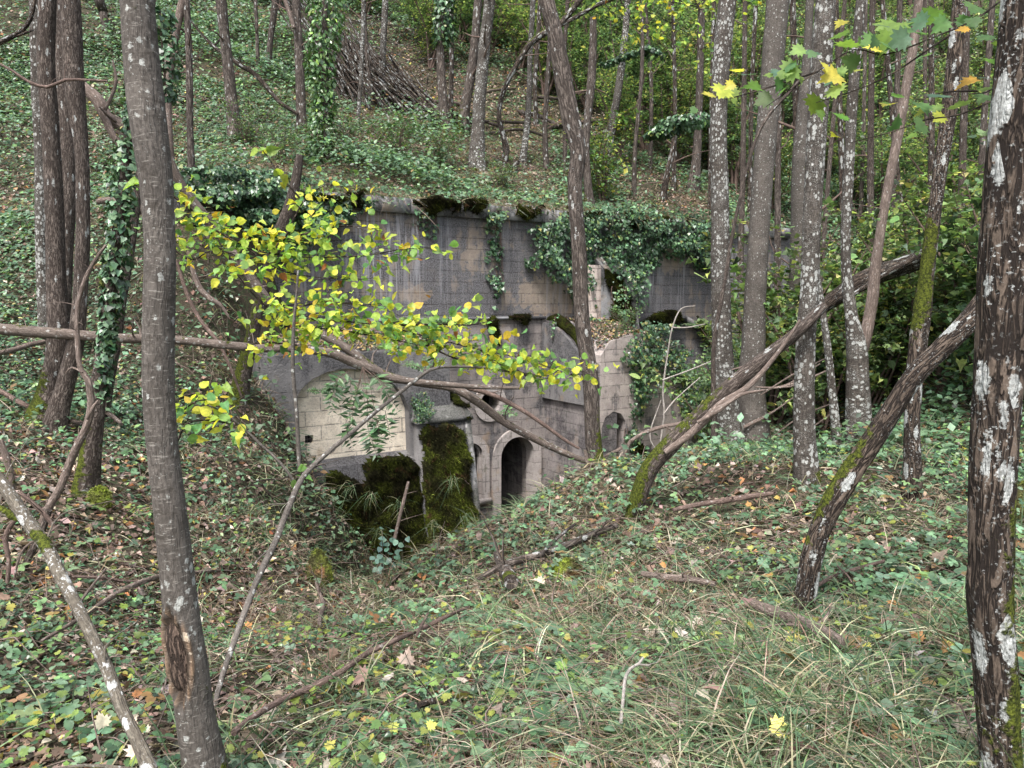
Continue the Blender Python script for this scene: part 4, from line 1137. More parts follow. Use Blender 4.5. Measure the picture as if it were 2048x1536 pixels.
def limb(label, L, mat, Y, cat='branch', name='fallen_branch', sides=12, moss=None, furrow=0., step=.07, subs=(), group=None, lump=.1):
    P, R = px_pts(L, Y)
    root = empty(name, P[0], label, cat, group)
    mb = MB(); tube(mb, P, R, sides, step, furrow=furrow, moss=moss, seed=rng.uniform(0, 40), lump=lump)
    stubs(mb, P, R)
    mb.build('stem', M[mat], root, smooth=True)
    for (sl, sy) in subs:
        p, r = px_pts(sl, sy); mb = MB(); tube(mb, p, r, 7, .06, seed=rng.uniform(0, 40)); mb.build('side_branch', M[mat], root, smooth=True)
    return root
def lin(a, b, n): return list(np.linspace(a, b, n))
limb('long pale fallen trunk lying level across the left half of the picture', [(-60,650,24),(0,658,22),(100,666,22),(180,672,20),(250,677,19),(350,680,18),(430,688,17),(520,696,16),(600,698,16),(660,706,17),(700,722,18),(740,738,20),(765,752,16),(800,760,15),(880,768,12),(960,774,9),(1040,776,6)], 'log', lin(8.4, 10.2, 17), 'fallen tree', 'fallen_tree', 22, moss_top(.35), furrow=.002)
limb('mottled fallen stem sloping down right from the yellow leaves to the mound', [(330,290,12),(352,350,17),(380,395,18),(420,445,18),(470,510,18),(515,575,20),(550,615,18),(600,645,17),(690,695,18),(760,745,18),(830,765,14),(900,775,16),(950,800,18),(1010,845,16),(1080,883,15),(1160,918,12),(1250,942,9),(1300,950,6)], 'log', lin(9.2, 11.0, 18), 'fallen tree', 'fallen_tree', 20, moss_top(.55))
limb('thin stem below the mottled one reaching right past the oculus', [(935,775,10),(985,790,10),(1030,812,10),(1060,830,9),(1100,858,8),(1130,880,7),(1158,897,5)], 'stick', 10.3, sides=10)
limb('thick rotten trunk wedged high across the right-hand trees', [(1630,628,18),(1665,600,30),(1720,565,36),(1780,540,36),(1840,520,36),(1910,485,34),(1975,452,30),(2060,400,26)], 'dark', 11.0, 'fallen tree', 'fallen_tree', 24, furrow=.01, subs=[([(1690,600,8),(1760,555,10),(1850,505,8),(1920,470,5)], 10.8)])
limb('peeling pinkish dead limb on the left slope', [(160,170,20),(195,200,24),(215,235,22),(250,255,22),(275,290,18),(300,330,14)], 'pale', 12.0, 'fallen tree', 'fallen_tree', 18, furrow=.004, subs=[([(205,225,16),(218,255,14),(238,290,12),(262,310,8)], 11.8), ([(225,120,4),(232,160,6),(222,195,7),(205,225,8)], 11.8)])
limb('short hanging pale branch with a splintered tip', [(383,525,9),(390,555,11),(402,580,12),(420,597,11),(438,608,9),(452,625,6),(460,638,2)], 'pale', 8.6, sides=12)
limb('thin dark arching branch left of the leaning mossy tree', [(352,520,6),(375,590,8),(400,640,8),(425,670,8),(445,700,7),(465,745,6),(482,790,4)], 'stick', 9.4)
limb('broken log with a pale cut end jutting from behind the smooth tree', [(195,404,12),(215,400,13),(245,403,13),(290,402,12)], 'pale', 11.5, 'log', 'broken_log', 14)
limb('splintered pale stub beside the smooth tree', [(262,432,12),(280,420,15),(305,400,14),(330,380,12)], 'pale', 10.5, 'log', 'broken_log', 14, furrow=.004)
limb('lichen-white pole leaning across the lower left corner', [(-30,935,24),(0,962,25),(60,1050,26),(92,1092,26),(120,1150,26),(165,1235,25),(215,1340,27),(245,1420,26),(275,1480,28),(300,1540,32),(330,1620,34)], 'lichenpole', lin(3.4, 2.45, 11), 'pole', 'leaning_pole', 32, moss_band(.45, .65, (-.5, 0, 1)))
limb('small broken pole with a moss cuff at the left edge', [(-40,1005,18),(0,1020,18),(30,1035,14),(48,1042,8)], 'lichenpole', 3.6, 'pole', 'leaning_pole', 14, moss_band(.1, .25, (0, 0, 1)))
limb('forked silvery sapling leaning in front of the blind arch', [(418,1470,9),(430,1410,11),(445,1350,12),(480,1250,13),(510,1170,13),(535,1115,14),(550,1085,13),(575,1020,13),(605,955,12),(650,910,10),(700,868,9),(750,825,8),(800,785,8),(860,740,7),(900,734,5),(960,735,5),(1030,745,4),(1080,752,3)], 'smooth', lin(3.5, 6.2, 18), 'sapling', 'leaning_sapling', 14,
     subs=[([(601,962,9),(597,900,9),(593,820,8),(586,740,8),(587,660,7),(594,580,5),(596,540,4)], 5.2), ([(592,968,7),(560,925,6),(520,888,6),(480,850,5),(440,820,4),(405,808,3)], 5.1), ([(545,1095,5),(525,1110,4),(508,1130,3)], 4.9), ([(860,742,5),(870,720,4),(858,690,3),(845,665,2)], 6.1)])
limb('bone-pale forked dead sapling on the left slope', [(72,1080,13),(95,1020,16),(118,980,15),(150,900,16),(170,860,15),(182,815,14),(176,760,12),(160,735,10),(154,650,9),(158,600,8),(172,555,8),(190,520,6),(212,490,5)], 'pale', 6.1, 'sapling', 'dead_sapling', 16, furrow=.003, subs=[([(173,838,8),(188,812,7),(197,800,3)], 6.0), ([(165,745,5),(145,735,4),(132,745,3)], 6.0)])
limb('pale dead stem rising from the bottom of the left slope', [(38,1160,14),(60,1110,14),(85,1060,13),(98,1020,12)], 'furrowed', 5.3, 'sapling', 'dead_sapling', 14)
limb('short mossy dead stem at the left edge', [(22,1010,15),(22,960,14),(14,920,13),(0,880,12)], 'pale', 6.0, 'sapling', 'dead_sapling', 14, moss=moss_fn(.5))
limb('grey root-like branch curving over the left edge', [(15,1165,8),(18,1120,9),(10,1080,10),(22,1050,10),(42,1030,8)], 'stick', 4.6)
limb('pale bramble stem arching in the lower left', [(28,1160,4),(40,1110,5),(62,1085,5),(85,1075,5),(118,1050,4)], 'pale', 4.8)
limb('knotty branch lying across the leaning pole', [(40,985,8),(70,1010,9),(95,1035,9),(112,1060,8)], 'stick', 5.0)
limb('thin dark limb reaching in from the top left corner', [(-10,88,10),(15,78,9),(45,60,8),(62,35,7),(70,-5,6)], 'dark', 9., subs=[([(10,78,6),(40,70,5),(66,60,4)], 9.)])
limb('bent bare twig crossing the left clump', [(-5,125,4),(25,142,5),(60,165,6),(95,174,6),(130,160,6),(170,160,5),(215,162,4)], 'stick', 7.)
# sticks lying on the slope
def stick(label, L, mat, name='fallen_branch', cat='branch', lift=.03, subs=(), sides=10, furrow=0., moss=None, off=.0):
    P, R = [], []
    for a in L:
        g = on_ground(a[0], a[1]); r = a[2] / 2 / F_PX * g[1] * 1.2
        P.append(g + np.array([0, -off, lift + .085 + r * .5])); R.append(r)
    root = empty(name, P[0], label, cat)
    mb = MB(); tube(mb, P, R, sides, .05, furrow=furrow, moss=moss, seed=rng.uniform(0, 40), lump=.12); stubs(mb, P, R, 2.2); mb.build('stem', M[mat], root, smooth=True)
    for sl in subs:
        P, R = [], []
        for a in sl:
            g = on_ground(a[0], a[1]); r = a[2] / 2 / F_PX * g[1]; P.append(g + np.array([0, -off * 1.5, lift * 2 + .09 + r])); R.append(r)
        mb = MB(); tube(mb, P, R, 7, .05, seed=rng.uniform(0, 40)); mb.build('side_branch', M[mat], root, smooth=True)
    return root
stick('long bowed stick on the ivy slope at the bottom of the picture', [(470,1528,12),(500,1500,11),(560,1460,11),(620,1432,11),(680,1400,10),(735,1358,10),(790,1330,9),(850,1298,8),(900,1272,7),(935,1252,5)], 'stick', lift=.05, subs=[[(835,1342,7),(845,1312,7),(856,1288,6)]])
stick('stick slanting up to the smooth foreground tree', [(85,1325,5),(150,1285,7),(195,1252,8),(230,1228,10),(270,1205,10),(320,1185,9),(380,1175,6),(440,1168,5)], 'pale', lift=.04, subs=[[(145,1285,6),(185,1225,6),(215,1182,4)]])
stick('mossy-ended log on the mound with a crossing stick', [(955,1192,7),(985,1175,11),(1020,1160,14),(1080,1142,13),(1140,1120,12),(1190,1098,12),(1235,1080,9)], 'hillbark', 'fallen_log', 'log', .05, subs=[[(1080,1158,7),(1105,1128,8),(1130,1105,7),(1150,1088,5)]], sides=14)
stick('short upright moss-covered stub at the end of the mound log', [(1022,1205,26),(1012,1180,24),(1000,1160,14),(992,1138,10)], 'hillbark', 'mossy_stub', 'stump', .05, moss=lambda V, Nn, L: .95 * (L < .16) + 0 * L, sides=16)
stick('curved stick near the crest left of the leaning dark tree', [(1345,1052,7),(1385,1043,9),(1430,1036,10),(1480,1028,10),(1520,1022,9),(1552,1017,6)], 'stick', lift=.06)
stick('rotten brown log half sunk in the grass at lower right', [(1508,1248,18),(1540,1262,20),(1580,1280,24),(1620,1300,26),(1655,1322,26),(1680,1335,18)], 'pale', 'fallen_log', 'log', .02, sides=20, furrow=.005)
stick('pale dry stick left of the leaning dark tree', [(1285,1180,10),(1330,1190,14),(1380,1195,14),(1430,1203,8)], 'pale', 'fallen_log', 'log', .03)
stick('thin stick right of the foot of the leaning dark tree', [(1622,1226,6),(1660,1200,7),(1700,1185,7),(1765,1165,6)], 'stick', lift=.06, subs=[[(1672,1196,4),(1690,1215,4),(1700,1232,3)]])
stick('bleached crooked twig at the bottom right of centre', [(1240,1532,6),(1245,1480,6),(1248,1440,6),(1258,1415,6),(1275,1402,5),(1285,1388,4)], 'bleached', lift=.08)
stick('curled pale stick on the leaf litter left of the mound', [(640,1285,7),(642,1265,8),(648,1240,7),(640,1215,6),(632,1190,4)], 'pale', lift=.05)
stick('dark stick on the slope behind the smooth foreground tree', [(130,860,7),(175,875,8),(200,850,6)], 'dark', lift=.06)
stick('broken stick on the slope below the thin brown tree', [(205,842,8),(225,856,8),(245,872,5)], 'pale', lift=.06)
stick('pale stick at the far left below the fallen trunk', [(-10,735,9),(30,725,9),(60,715,9),(90,708,8)], 'pale', lift=.08)
stick('thin root-brown stick in the lower left litter', [(150,1185,5),(210,1188,6),(270,1194,6),(330,1184,5)], 'stick', lift=.03)
stick('short dark stick by the bottom edge left of centre', [(838,1470,10),(855,1463,13),(872,1460,12)], 'dark', lift=.04)
stick('dry brown twig pile stick on the left slope', [(0,805,8),(40,830,9),(75,845,7)], 'stick', lift=.06)
limb('pale stake leaning against the mossy plinth', [(788,1085,7),(798,1040,7),(808,1000,7),(817,963,6)], 'pale', [11.6, 11.7, 11.8, 11.9], 'stake', 'leaning_stake')
limb('short upright broken stake on the crest before the doorway', [(1016,1075,7),(1014,1045,7),(1011,1020,5)], 'stick', 8.4, 'stake', 'leaning_stake')
limb('split pale stake at the foot of the slim mound tree', [(1178,960,9),(1175,925,9),(1170,900,6)], 'pale', 10.1, 'stake', 'leaning_stake')
limb('bare white forked twig before the right part of the fort', [(1302,960,3),(1318,900,4),(1328,830,4),(1326,780,4),(1335,710,3),(1345,655,3),(1362,618,2.4),(1390,612,2)], 'bleached', 11.2, 'sapling', 'dead_sapling', subs=[([(1325,760,3),(1380,740,3),(1440,715,2)], 11.1), ([(1345,655,3),(1375,655,3),(1410,648,2)], 11.1), ([(1326,830,3),(1350,800,3),(1400,755,2)], 11.1), ([(1316,905,3),(1300,870,3),(1322,800,2)], 11.1)])
limb('long pale branch resting between the mound and the leaning split trunk', [(1205,915,5),(1245,895,7),(1280,870,8),(1320,855,8),(1370,845,8),(1410,830,7),(1440,800,5)], 'pale', 10.5, subs=[([(1262,880,5),(1250,910,5),(1245,930,3)], 10.4), ([(1330,852,4),(1345,862,3),(1365,870,2)], 10.4)])
for k in range(9):
    a, b = rng.uniform(1520, 1640), rng.uniform(700, 860)
    limb('thin dead branch in the tangle between the tall trees on the right', [(a - 90, b + rng.uniform(20, 70), 3), (a - 30, b + 20, 4), (a + 40, b - rng.uniform(0, 30), 3)], 'pale', 11.4 + rng.normal(0, .3), group='dead branches in the tangle on the right', step=.15)
# brush shelter: a great heap of poles, and mossy poles lying on the upper slope
mb = MB()
for k in range(150):
    t = rng.uniform(0, 1)
    g0 = on_ground(700 + 230 * t + rng.normal(0, 10), 195 + 55 * t + rng.normal(0, 8))
    hgt = 1.9 * (1 - t) ** 1.2 + .25 + rng.normal(0, .08)
    d = np.array([-rng.uniform(1.2, 3.2), rng.uniform(.0, 1.6), 0])
    e = g0 + d; e[2] = height(e[0], e[1])[0] + hgt + .7
    mm = (g0 + e) / 2 + rng.normal(0, .06, 3)
    tube(mb, [g0 - [0, 0, .1], mm, e], [.045, .035, .02], 6, .4, moss=moss_top(.5), seed=k)
for k in range(120):
    g0 = on_ground(rng.uniform(690, 880), rng.uniform(60, 215)) + rng.normal(0, .1, 3); g0[2] += rng.uniform(.1, .9)
    d = rng.normal(0, 1, 3) * [1, .5, .35]; d /= np.linalg.norm(d)
    tube(mb, [g0, g0 + d * rng.uniform(.3, .8), g0 + d * 1.4 + rng.normal(0, .12, 3)], [.022, .016, .008], 5, .4, seed=k)
tag(mb.build('brush_pile', M['dark'], smooth=True), 'big dark heap of bare poles and brushwood on the upper slope', 'brush pile', kind='stuff')
mp = [((838,218),(925,219),12,'pale'),((835,240),(1000,262),10,'hillbark'),((830,262),(1060,255),11,'hillbark'),((930,205),(1030,185),8,'pale'),((1040,230),(1120,262),12,'hillbark'),((1100,262),(1200,250),9,'hillbark'),
      ((860,250),(960,235),7,'hillbark'),((1050,200),(1180,215),8,'hillbark'),((1230,220),(1380,190),9,'hillbark'),((1240,265),(1370,262),9,'hillbark'),((980,275),(1100,285),8,'hillbark'),((1180,280),(1340,235),8,'pale'),((1140,150),(1330,90),14,'dark'),((1120,205),(1310,130),10,'dark')]
for k, ((a, b), (c, d), w_, m) in enumerate(mp):
    g0, g1 = on_ground(a, b), on_ground(c, d)
    g1 = at(c, d, g0[1] + rng.uniform(-.3, .6)) if k > 11 else g1
    r = w_ / 2 / F_PX * g0[1]
    root = empty('fallen_pole', g0, 'mossy pole lying among brushwood on the upper slope' if k < 12 else 'dark ivy-tufted dead limb slanting through the leaves on the upper right', 'fallen pole', 'mossy poles lying on the upper slope' if k < 12 else 'slanting dead limbs on the upper right')
    mb = MB(); tube(mb, [g0 + [0, -.1, .12], (g0 + g1) / 2 + [0, -.1, .2 + rng.normal(0, .06)], g1 + [0, -.1, .15]], [r, r * .9, r * .7], 9, .2, moss=moss_top(.9), seed=k); mb.build('stem', M[m], root, smooth=True)

# ---------------------------------------------------------------- ground cover
Z = [((150,1480),(.7,.5,.1,0,.5,.7)),((500,1400),(1.1,.3,.1,.1,.6,.5)),((800,1450),(.8,.4,.5,.3,.5,.3)),((1100,1450),(.4,.6,.8,1.0,.8,.2)),((1600,1450),(.3,.6,1.2,.9,.8,.15)),((1900,1300),(.4,.8,.9,.8,.6,.15)),
 ((1300,1250),(.4,.9,.6,1.3,.6,.15)),((900,1250),(.6,.8,.4,.4,.4,.2)),((1100,1080),(.5,.9,.3,1.1,.6,.25)),((1400,980),(1.3,1.1,.3,.3,.3,.2)),((1800,1150),(.6,1.6,.4,.5,.3,.2)),((1800,950),(1.0,1.7,.1,.3,.3,.3)),((1500,1100),(1.1,.5,.2,.3,.4,.2)),
 ((600,1060),(.2,.15,.7,1.4,.5,0)),((500,1250),(.4,.2,.2,.3,1.1,.15)),((350,1080),(.6,.2,.3,.2,.7,.4)),((450,950),(1,.4,.3,.4,.5,.1)),((100,950),(.3,.4,.1,.3,1.1,.1)),((100,700),(1.5,.8,.1,.3,.5,.1)),((300,800),(1.4,.9,.1,.3,.4,.1)),
 ((520,720),(.15,.2,.6,1.5,.3,0)),((450,600),(.2,.3,.5,1.2,.4,0)),((200,450),(1.6,1.9,.1,.3,.4,.1)),((430,450),(.3,.3,.5,1.2,.3,0)),((150,100),(1.6,1.9,.1,.1,.3,.1)),((450,250),(1.0,1.5,.1,.7,.6,.1)),((640,260),(.5,1.3,.2,1.2,.5,0)),((250,330),(.8,1.1,.1,.6,.9,0)),((700,1240),(.1,.1,.6,2.2,.4,0)),((650,1150),(.1,.1,.6,2.2,.4,0)),((520,350),(.6,.5,.3,.9,.3,0)),
 ((800,330),(.4,1.9,.2,.9,.2,0)),((920,270),(.05,.4,.5,1.6,.4,0)),((820,240),(.05,.6,.5,1.3,.3,0)),((1100,330),(.1,.5,.4,1.0,.6,.1)),((1300,350),(.1,.6,.3,1,.6,.1)),((800,170),(0,.05,0,.1,1.5,0)),((1100,200),(.1,.4,.1,.4,1,.1)),
 ((1700,500),(.8,1.5,0,.2,.5,.2)),((1900,300),(.8,1.5,0,.1,.4,.2)),((1600,200),(.8,1.5,0,.1,.4,.2)),((100,250),(1.4,1.9,.1,.1,.3,.1)),((330,60),(1.2,1.9,.1,.1,.3,.1)),((600,100),(.9,1.6,.2,.3,.4,0)),((1550,830),(.1,.2,0,.2,1.8,0)),((960,1090),(.4,1.3,.4,.5,.3,.1)),((700,1190),(.1,.2,.5,1.4,.5,.0))]
ZP = np.array([on_ground(a, b)[:2] for (a, b), _ in Z]); ZW = np.array([w_ for _, w_ in Z])
def zone(x, y):
    out = np.zeros((len(x), 6))
    for i in range(0, len(x), 40000):
        d2 = (x[i:i+40000, None] - ZP[:, 0]) ** 2 + (y[i:i+40000, None] - ZP[:, 1]) ** 2
        ww_ = 1 / (d2 + .05 * (1 + y[i:i+40000, None] * .15)) ** 2
        out[i:i+40000] = ww_ @ ZW / ww_.sum(1)[:, None]
    return out
def scatter(n, r0=1.5, r1=48, p=-.4, amax=50):
    a = np.radians(rng.uniform(-amax, amax, n))
    q = rng.uniform(0, 1, n)
    r = (r0 ** (p + 1) + q * (r1 ** (p + 1) - r0 ** (p + 1))) ** (1 / (p + 1))
    x, y = r * np.sin(a), r * np.cos(a)
    u, v = to_uw(x, y)
    bad = (u > U_L - 1.5) & (u < U_R + .2) & (v > -.15) & (v < .55)
    bad |= (u > u_bl) & (u < u3 + .1) & (v > WF - .05) & (v <= .5)
    bad |= (u > bu0 - .1) & (u < bu1 + .1) & (v > W3 - .8) & (v < 0)
    k = ~bad
    return x[k], y[k], r[k]
def gnorm(x, y):
    e = .12
    h0 = height(x, y); hx = height(x + e, y); hy = height(x, y + e)
    n_ = np.stack([-(hx - h0) / e, -(hy - h0) / e, np.ones(len(x))], -1)
    n_ = np.where(np.abs(n_[:, :1]) + np.abs(n_[:, 1:2]) > 6, np.array([[0, -1, 1.]]), n_)
    return h0, n_ / np.linalg.norm(n_, axis=1)[:, None]
def patchy(x, y, f, seed, lo=.35, hi=.65):
    return ss(lo, hi, fbm(np.column_stack([x * f, y * f, 0 * x + seed]), 3))
def cover(n, col, f, seed, p=-.4, base=.25, r1=48, gain=1.):
    x, y, r = scatter(n, p=p, r1=r1)
    wz = zone(x, y)[:, col] * gain
    k = rng.uniform(0, 1, len(x)) < wz * (base + (1 - base) * patchy(x, y, f, seed))
    x, y, r = x[k], y[k], r[k]
    h, nn = gnorm(x, y)
    return np.stack([x, y, h], -1), nn, r

UP = np.array([0, -.25, .85])
# leaf litter
P, nn, r = cover(270000, 4, 1.2, 1, base=.55, gain=1.25)
mb = MB()
k = r < 6
Pn, Nn = P[k], nn[k]
sel = rng.uniform(0, 1, len(Pn)) < .22
leaves(mb, T_MAPLE, Pn[sel] + Nn[sel] * .015, Nn[sel], rng.uniform(.025, .08, sel.sum()), pick(PAL_LIT, sel.sum()), .35, curl=1.6)
sel = ~sel
leaves(mb, T_OVAL, Pn[sel] + Nn[sel] * .01, Nn[sel], rng.uniform(.015, .045, sel.sum()), pick(PAL_LIT, sel.sum(), .35), .4, curl=2)
q = P[~k]; rr = r[~k]
leaves(mb, T_QUAD, q + nn[~k] * .02, nn[~k], rng.uniform(.035, .08, len(q)) * (1 + .03 * rr), pick(PAL_LIT, len(q), .35), .4, curl=2)
x, y, rr = scatter(900, r1=11, p=-.3)
h, nl = gnorm(x, y)
leaves(mb, T_MAPLE, np.stack([x, y, h], -1) + nl * rng.uniform(.03, .10, len(x))[:, None], nl, rng.uniform(.05, .105, len(x)), pick([(3, (.34, .24, .2)), (2, (.5, .41, .34)), (2, (.24, .15, .12)), (1, (.45, .24, .1)), (.7, (.6, .5, .15))], len(x)), .5, curl=2.4)
tag(mb.build('leaf_litter', M['dry']), 'brown fallen leaves scattered under the ivy and grass', 'fallen leaves', kind='stuff')
# ivy carpet
P, nn, r = cover(430000, 0, .6, 2, base=.06, p=-.35, gain=.72)
mb = MB()
hh = (rng.uniform(.01, .07, len(P)) * (1 + .08 * r))[:, None]
k = r < 7.5
up = nn * .6 + UP
leaves(mb, T_IVY, P[k] + nn[k] * hh[k], up[k], rng.uniform(.014, .038, k.sum()), pick(PAL_IVY, k.sum(), .34), .42)
k = ~k
leaves(mb, T_QUAD, P[k] + nn[k] * hh[k], up[k], rng.uniform(.03, .06, k.sum()) * (1 + .03 * r[k]), pick(PAL_IVY, k.sum(), .34), .42)
tag(mb.build('ivy_carpet', M['ivy_leaf']), 'dark green ivy carpeting the slopes', 'ground ivy', kind='stuff')
# yellow-green seedlings
P, nn, r = cover(60000, 5, 1.6, 3, base=.04, r1=16, gain=.5)
n = len(P); hh = rng.uniform(.03, .14, n)[:, None]
mb = MB(); leaves(mb, T_MAPLE, P + nn * hh, nn * .5 + UP, rng.uniform(.02, .052, n) * (1 + .04 * r), pick(PAL_YPL, n), .35)
tag(mb.build('seedlings', M['leaf_bright']), 'yellow-green maple seedlings dotted over the slope', 'seedlings', kind='stuff')
# brambles
P, nn, r = cover(90000, 1, .8, 4, base=.04, gain=.55)
hump = .05 + .5 * patchy(P[:, 0], P[:, 1], .8, 8, .45, .8) * ss(3, 9, r)
hh = (hump * rng.uniform(.25, 1, len(P)))[:, None]
up = nn * .4 + UP
mb = MB()
k = r < 11
leaves(mb, T_TRIPLE, P[k] + [0, 0, 1] * hh[k] + nn[k] * .03, up[k], rng.uniform(.045, .115, k.sum()), pick(PAL_BRAM, k.sum()), .32)
P2, nn2, r2 = cover(480000, 1, .42, 14, p=.45, base=.14, gain=1.)
k = (r2 > 8) & (rng.uniform(0, 1, len(r2)) < ss(8, 14, r2))
P2, nn2, r2 = P2[k], nn2[k], r2[k]
hump = .08 + .75 * patchy(P2[:, 0], P2[:, 1], .45, 8, .42, .75)
P2 = P2 + np.column_stack([0 * r2, 0 * r2, hump * rng.uniform(.2, 1, len(r2))])
leaves(mb, T_QUAD, P2, nn2 * .4 + UP, rng.uniform(.06, .11, len(r2)) * (1 + .022 * r2), pick(PAL_BRAM, len(r2), .3), .4)
tag(mb.build('brambles', M['leaf']), 'low bluish green brambles over the mound and slopes', 'brambles', kind='stuff')
# grass: green and dry, in tussocks
def grass(n, col, seed, pal, ln, wd, clump=14, p=-.4, base=.2, lean=.5, bend=.9, r1=48, name='grass', lab=''):
    P, nn, r = cover(n, col, 1.1, seed, p=p, base=base, r1=r1)
    P = np.repeat(P, clump, 0); r = np.repeat(r, clump); nn = np.repeat(nn, clump, 0)
    ld = np.repeat(rng.normal(0, .4, (len(P) // clump, 3)), clump, 0) + np.array([-.15, -.25, 0])
    d = rng.normal(0, .06, (len(P), 2)) * (1 + .07 * r[:, None])
    P[:, :2] += d; P[:, 2] -= (nn[:, 0] * d[:, 0] + nn[:, 1] * d[:, 1]) / np.maximum(nn[:, 2], .3)
    u, v = to_uw(P[:, 0], P[:, 1])
    ok = ~((v > WF - .1) & (v < .3) & (u > u_bl) & (u < U_R))
    P, r, ld = P[ok], r[ok], ld[ok]
    mb = MB()
    blades(mb, P, rng.uniform(.35, 1.3, len(P)) * ln, wd * (1 + .16 * r), pick(pal, len(P), .3), up=(0, 0, 1), lean=lean, bend=bend, leandir=ld)
    return tag(mb.build(name, M['grass']), lab, 'grass', kind='stuff')
grass(16000, 2, 5, PAL_GRASS, .36, .0052, 15, lean=.7, bend=1.3, base=.3, name='green_grass', lab='long drooping green grass on the mound and bank')
grass(22000, 3, 6, PAL_DRY, .30, .0028, 13, lean=.75, bend=1.2, base=.3, name='dry_grass', lab='straw-coloured dead grass and stalks on the banks')
# fine twigs
P, nn, r = cover(17000, 4, 1.0, 11, base=.5)
P2, nn2, r2 = cover(10000, 3, 1.0, 12, base=.3)
P = np.vstack([P, P2]); r = np.append(r, r2)
mb = MB()
H_ = height(P[:, 0], P[:, 1])
A_ = rng.uniform(0, 6.28, len(P)); LN = rng.uniform(.08, .5, len(P)) * (1 + .03 * r)
E_ = P + np.column_stack([np.cos(A_) * LN, np.sin(A_) * LN, 0 * LN])
E_[:, 2] = np.where(np.abs(height(E_[:, 0], E_[:, 1]) - P[:, 2]) < 1, height(E_[:, 0], E_[:, 1]), P[:, 2]) + rng.exponential(.04, len(P))
for q, e, rr, ln in zip(P, E_, r, LN):
    r0 = rng.uniform(.0014, .005) * (1 + .06 * rr)
    m_ = (q + e) / 2 + [0, 0, .02 + .08 * ln] + rng.normal(0, .05, 3) * ln
    tube(mb, np.array([q + [0, 0, .02], m_, e]), np.array([r0, r0 * .8, r0 * .4]), 4, 1, raw=True, lump=0)
tag(mb.build('twig_litter', M['pale']), 'thin dead twigs and bramble stems strewn over the ground', 'twigs', kind='stuff')

# ---------------------------------------------------------------- ivy on the fort
def wall_ivy(label, poly, v, n, size=.075, thick=.12, pal=PAL_IVY, stems=6, dens_edge=True, hang=True):
    poly = px_poly(poly, v)
    A = np.array(poly); a0, a1 = A.min(0), A.max(0)
    P = np.column_stack([rng.uniform(a0[0], a1[0], n * 4), rng.uniform(a0[1], a1[1], n * 4)])
    w_ = (np.stack([fbm(np.column_stack([P * 3, P[:, :1] * 0]), 3), fbm(np.column_stack([P * 3, P[:, :1] * 0 + 7]), 3)], -1) - .5) * .5
    k = inside(poly, P + w_)
    cl = fbm(np.column_stack([P * 2.6, P[:, :1] * 0 + 2]), 3)
    k &= rng.uniform(0, 1, len(P)) < ss(.28, .5, cl) + .12
    P, cl = P[k][:n], cl[k][:n]
    dep = np.where(P[:, 1] > ZC - .36, .15, 0) * (v == 0) + thick * rng.uniform(0, 1, len(P)) ** .7 * (.3 + 2.2 * ss(.4, .75, cl))
    W = loc2w(P[:, 0], v - .02 - dep, P[:, 1])
    c = loc2w(a0[0], v, a0[1])
    root = empty('wall_ivy', W[0], label, 'ivy')
    mb = MB()
    leaves(mb, T_IVY, W, NW * .75 + np.array([0, 0, .55]), size * rng.uniform(.6, 1.25, len(W)), pick(pal, len(W), .3), .42, fwd=(NW * .2 + np.array([0, 0, -1.])))
    mb.build('foliage', M['ivy_leaf'], root)
    mb = MB()
    for s_ in range(stems):
        u = rng.uniform(a0[0], a1[0]); z = a1[1]; L = []
        while z > a0[1] + rng.uniform(0, .3) and len(L) < 30:
            L.append((u, z)); u += rng.normal(0, .05); z -= .16
        L = np.array(L); 
        if len(L) < 3: continue
        kk = inside(poly, L)
        if kk.sum() < 3: continue
        L = L[kk]
        tube(mb, loc2w(L[:, 0], v - .03, L[:, 1]), np.linspace(.012, .004, len(L)), 5, .2)
    if mb.k: mb.build('stem', M['twig'], root, smooth=True)
    return root
wall_ivy('thick dark green ivy hanging over the right half of the wall', [(1045,462),(1090,440),(1140,425),(1200,412),(1300,425),(1400,435),(1440,470),(1420,545),(1390,545),(1375,515),(1340,520),(1290,540),(1262,570),(1250,620),(1225,600),(1205,545),(1172,560),(1168,650),(1150,640),(1135,590),(1100,560),(1075,530),(1060,545),(1048,520),(1062,500)], 0, 7600, .085, .34)
wall_ivy('ivy curtain over the left end of the wall', [(410,375),(560,385),(650,392),(745,400),(735,425),(700,450),(668,440),(640,470),(600,500),(560,520),(500,500),(440,470)], 0, 5600, .085, .34)
wall_ivy('ivy smothering the left end of the coping', [(345,340),(430,335),(560,350),(650,372),(660,396),(560,395),(450,400),(350,398)], -.17, 2600, .085, .3, stems=0)
wall_ivy('loose strand of ivy trailing down the middle of the wall', [(955,412),(1000,415),(1003,500),(1012,590),(990,622),(978,560),(968,470)], 0, 330, .085, .10)
wall_ivy('sparse pale creeper left of the middle strand', [(830,410),(870,410),(880,470),(850,500),(820,460)], 0, 70, .08, .08)
wall_ivy('ivy spilling over the right block above the niche', [(1238,700),(1262,672),(1290,640),(1340,665),(1390,730),(1425,800),(1430,880),(1400,890),(1368,850),(1350,790),(1325,745),(1300,765),(1290,765),(1285,790),(1280,840),(1258,840),(1258,790),(1262,740)], WF, 3400, .075, .30, pal=PAL_IVY + [(.8, (.36, .36, .12))])
wall_ivy('small creeper beside the niche', [(1240,860),(1270,840),(1280,880),(1255,920),(1240,900)], WF, 130, .07, .08)
wall_ivy('round tuft of small-leaved ivy at the left of the buttress cap', [(818,790),(845,782),(866,800),(862,832),(838,842),(820,825)], W3 - .05, 700, .035, .16, stems=0)
wall_ivy('creeper hanging on the raking moss right of the porch', [(1085,640),(1120,620),(1135,700),(1115,780),(1095,740)], -.5, 120, .07, .1)
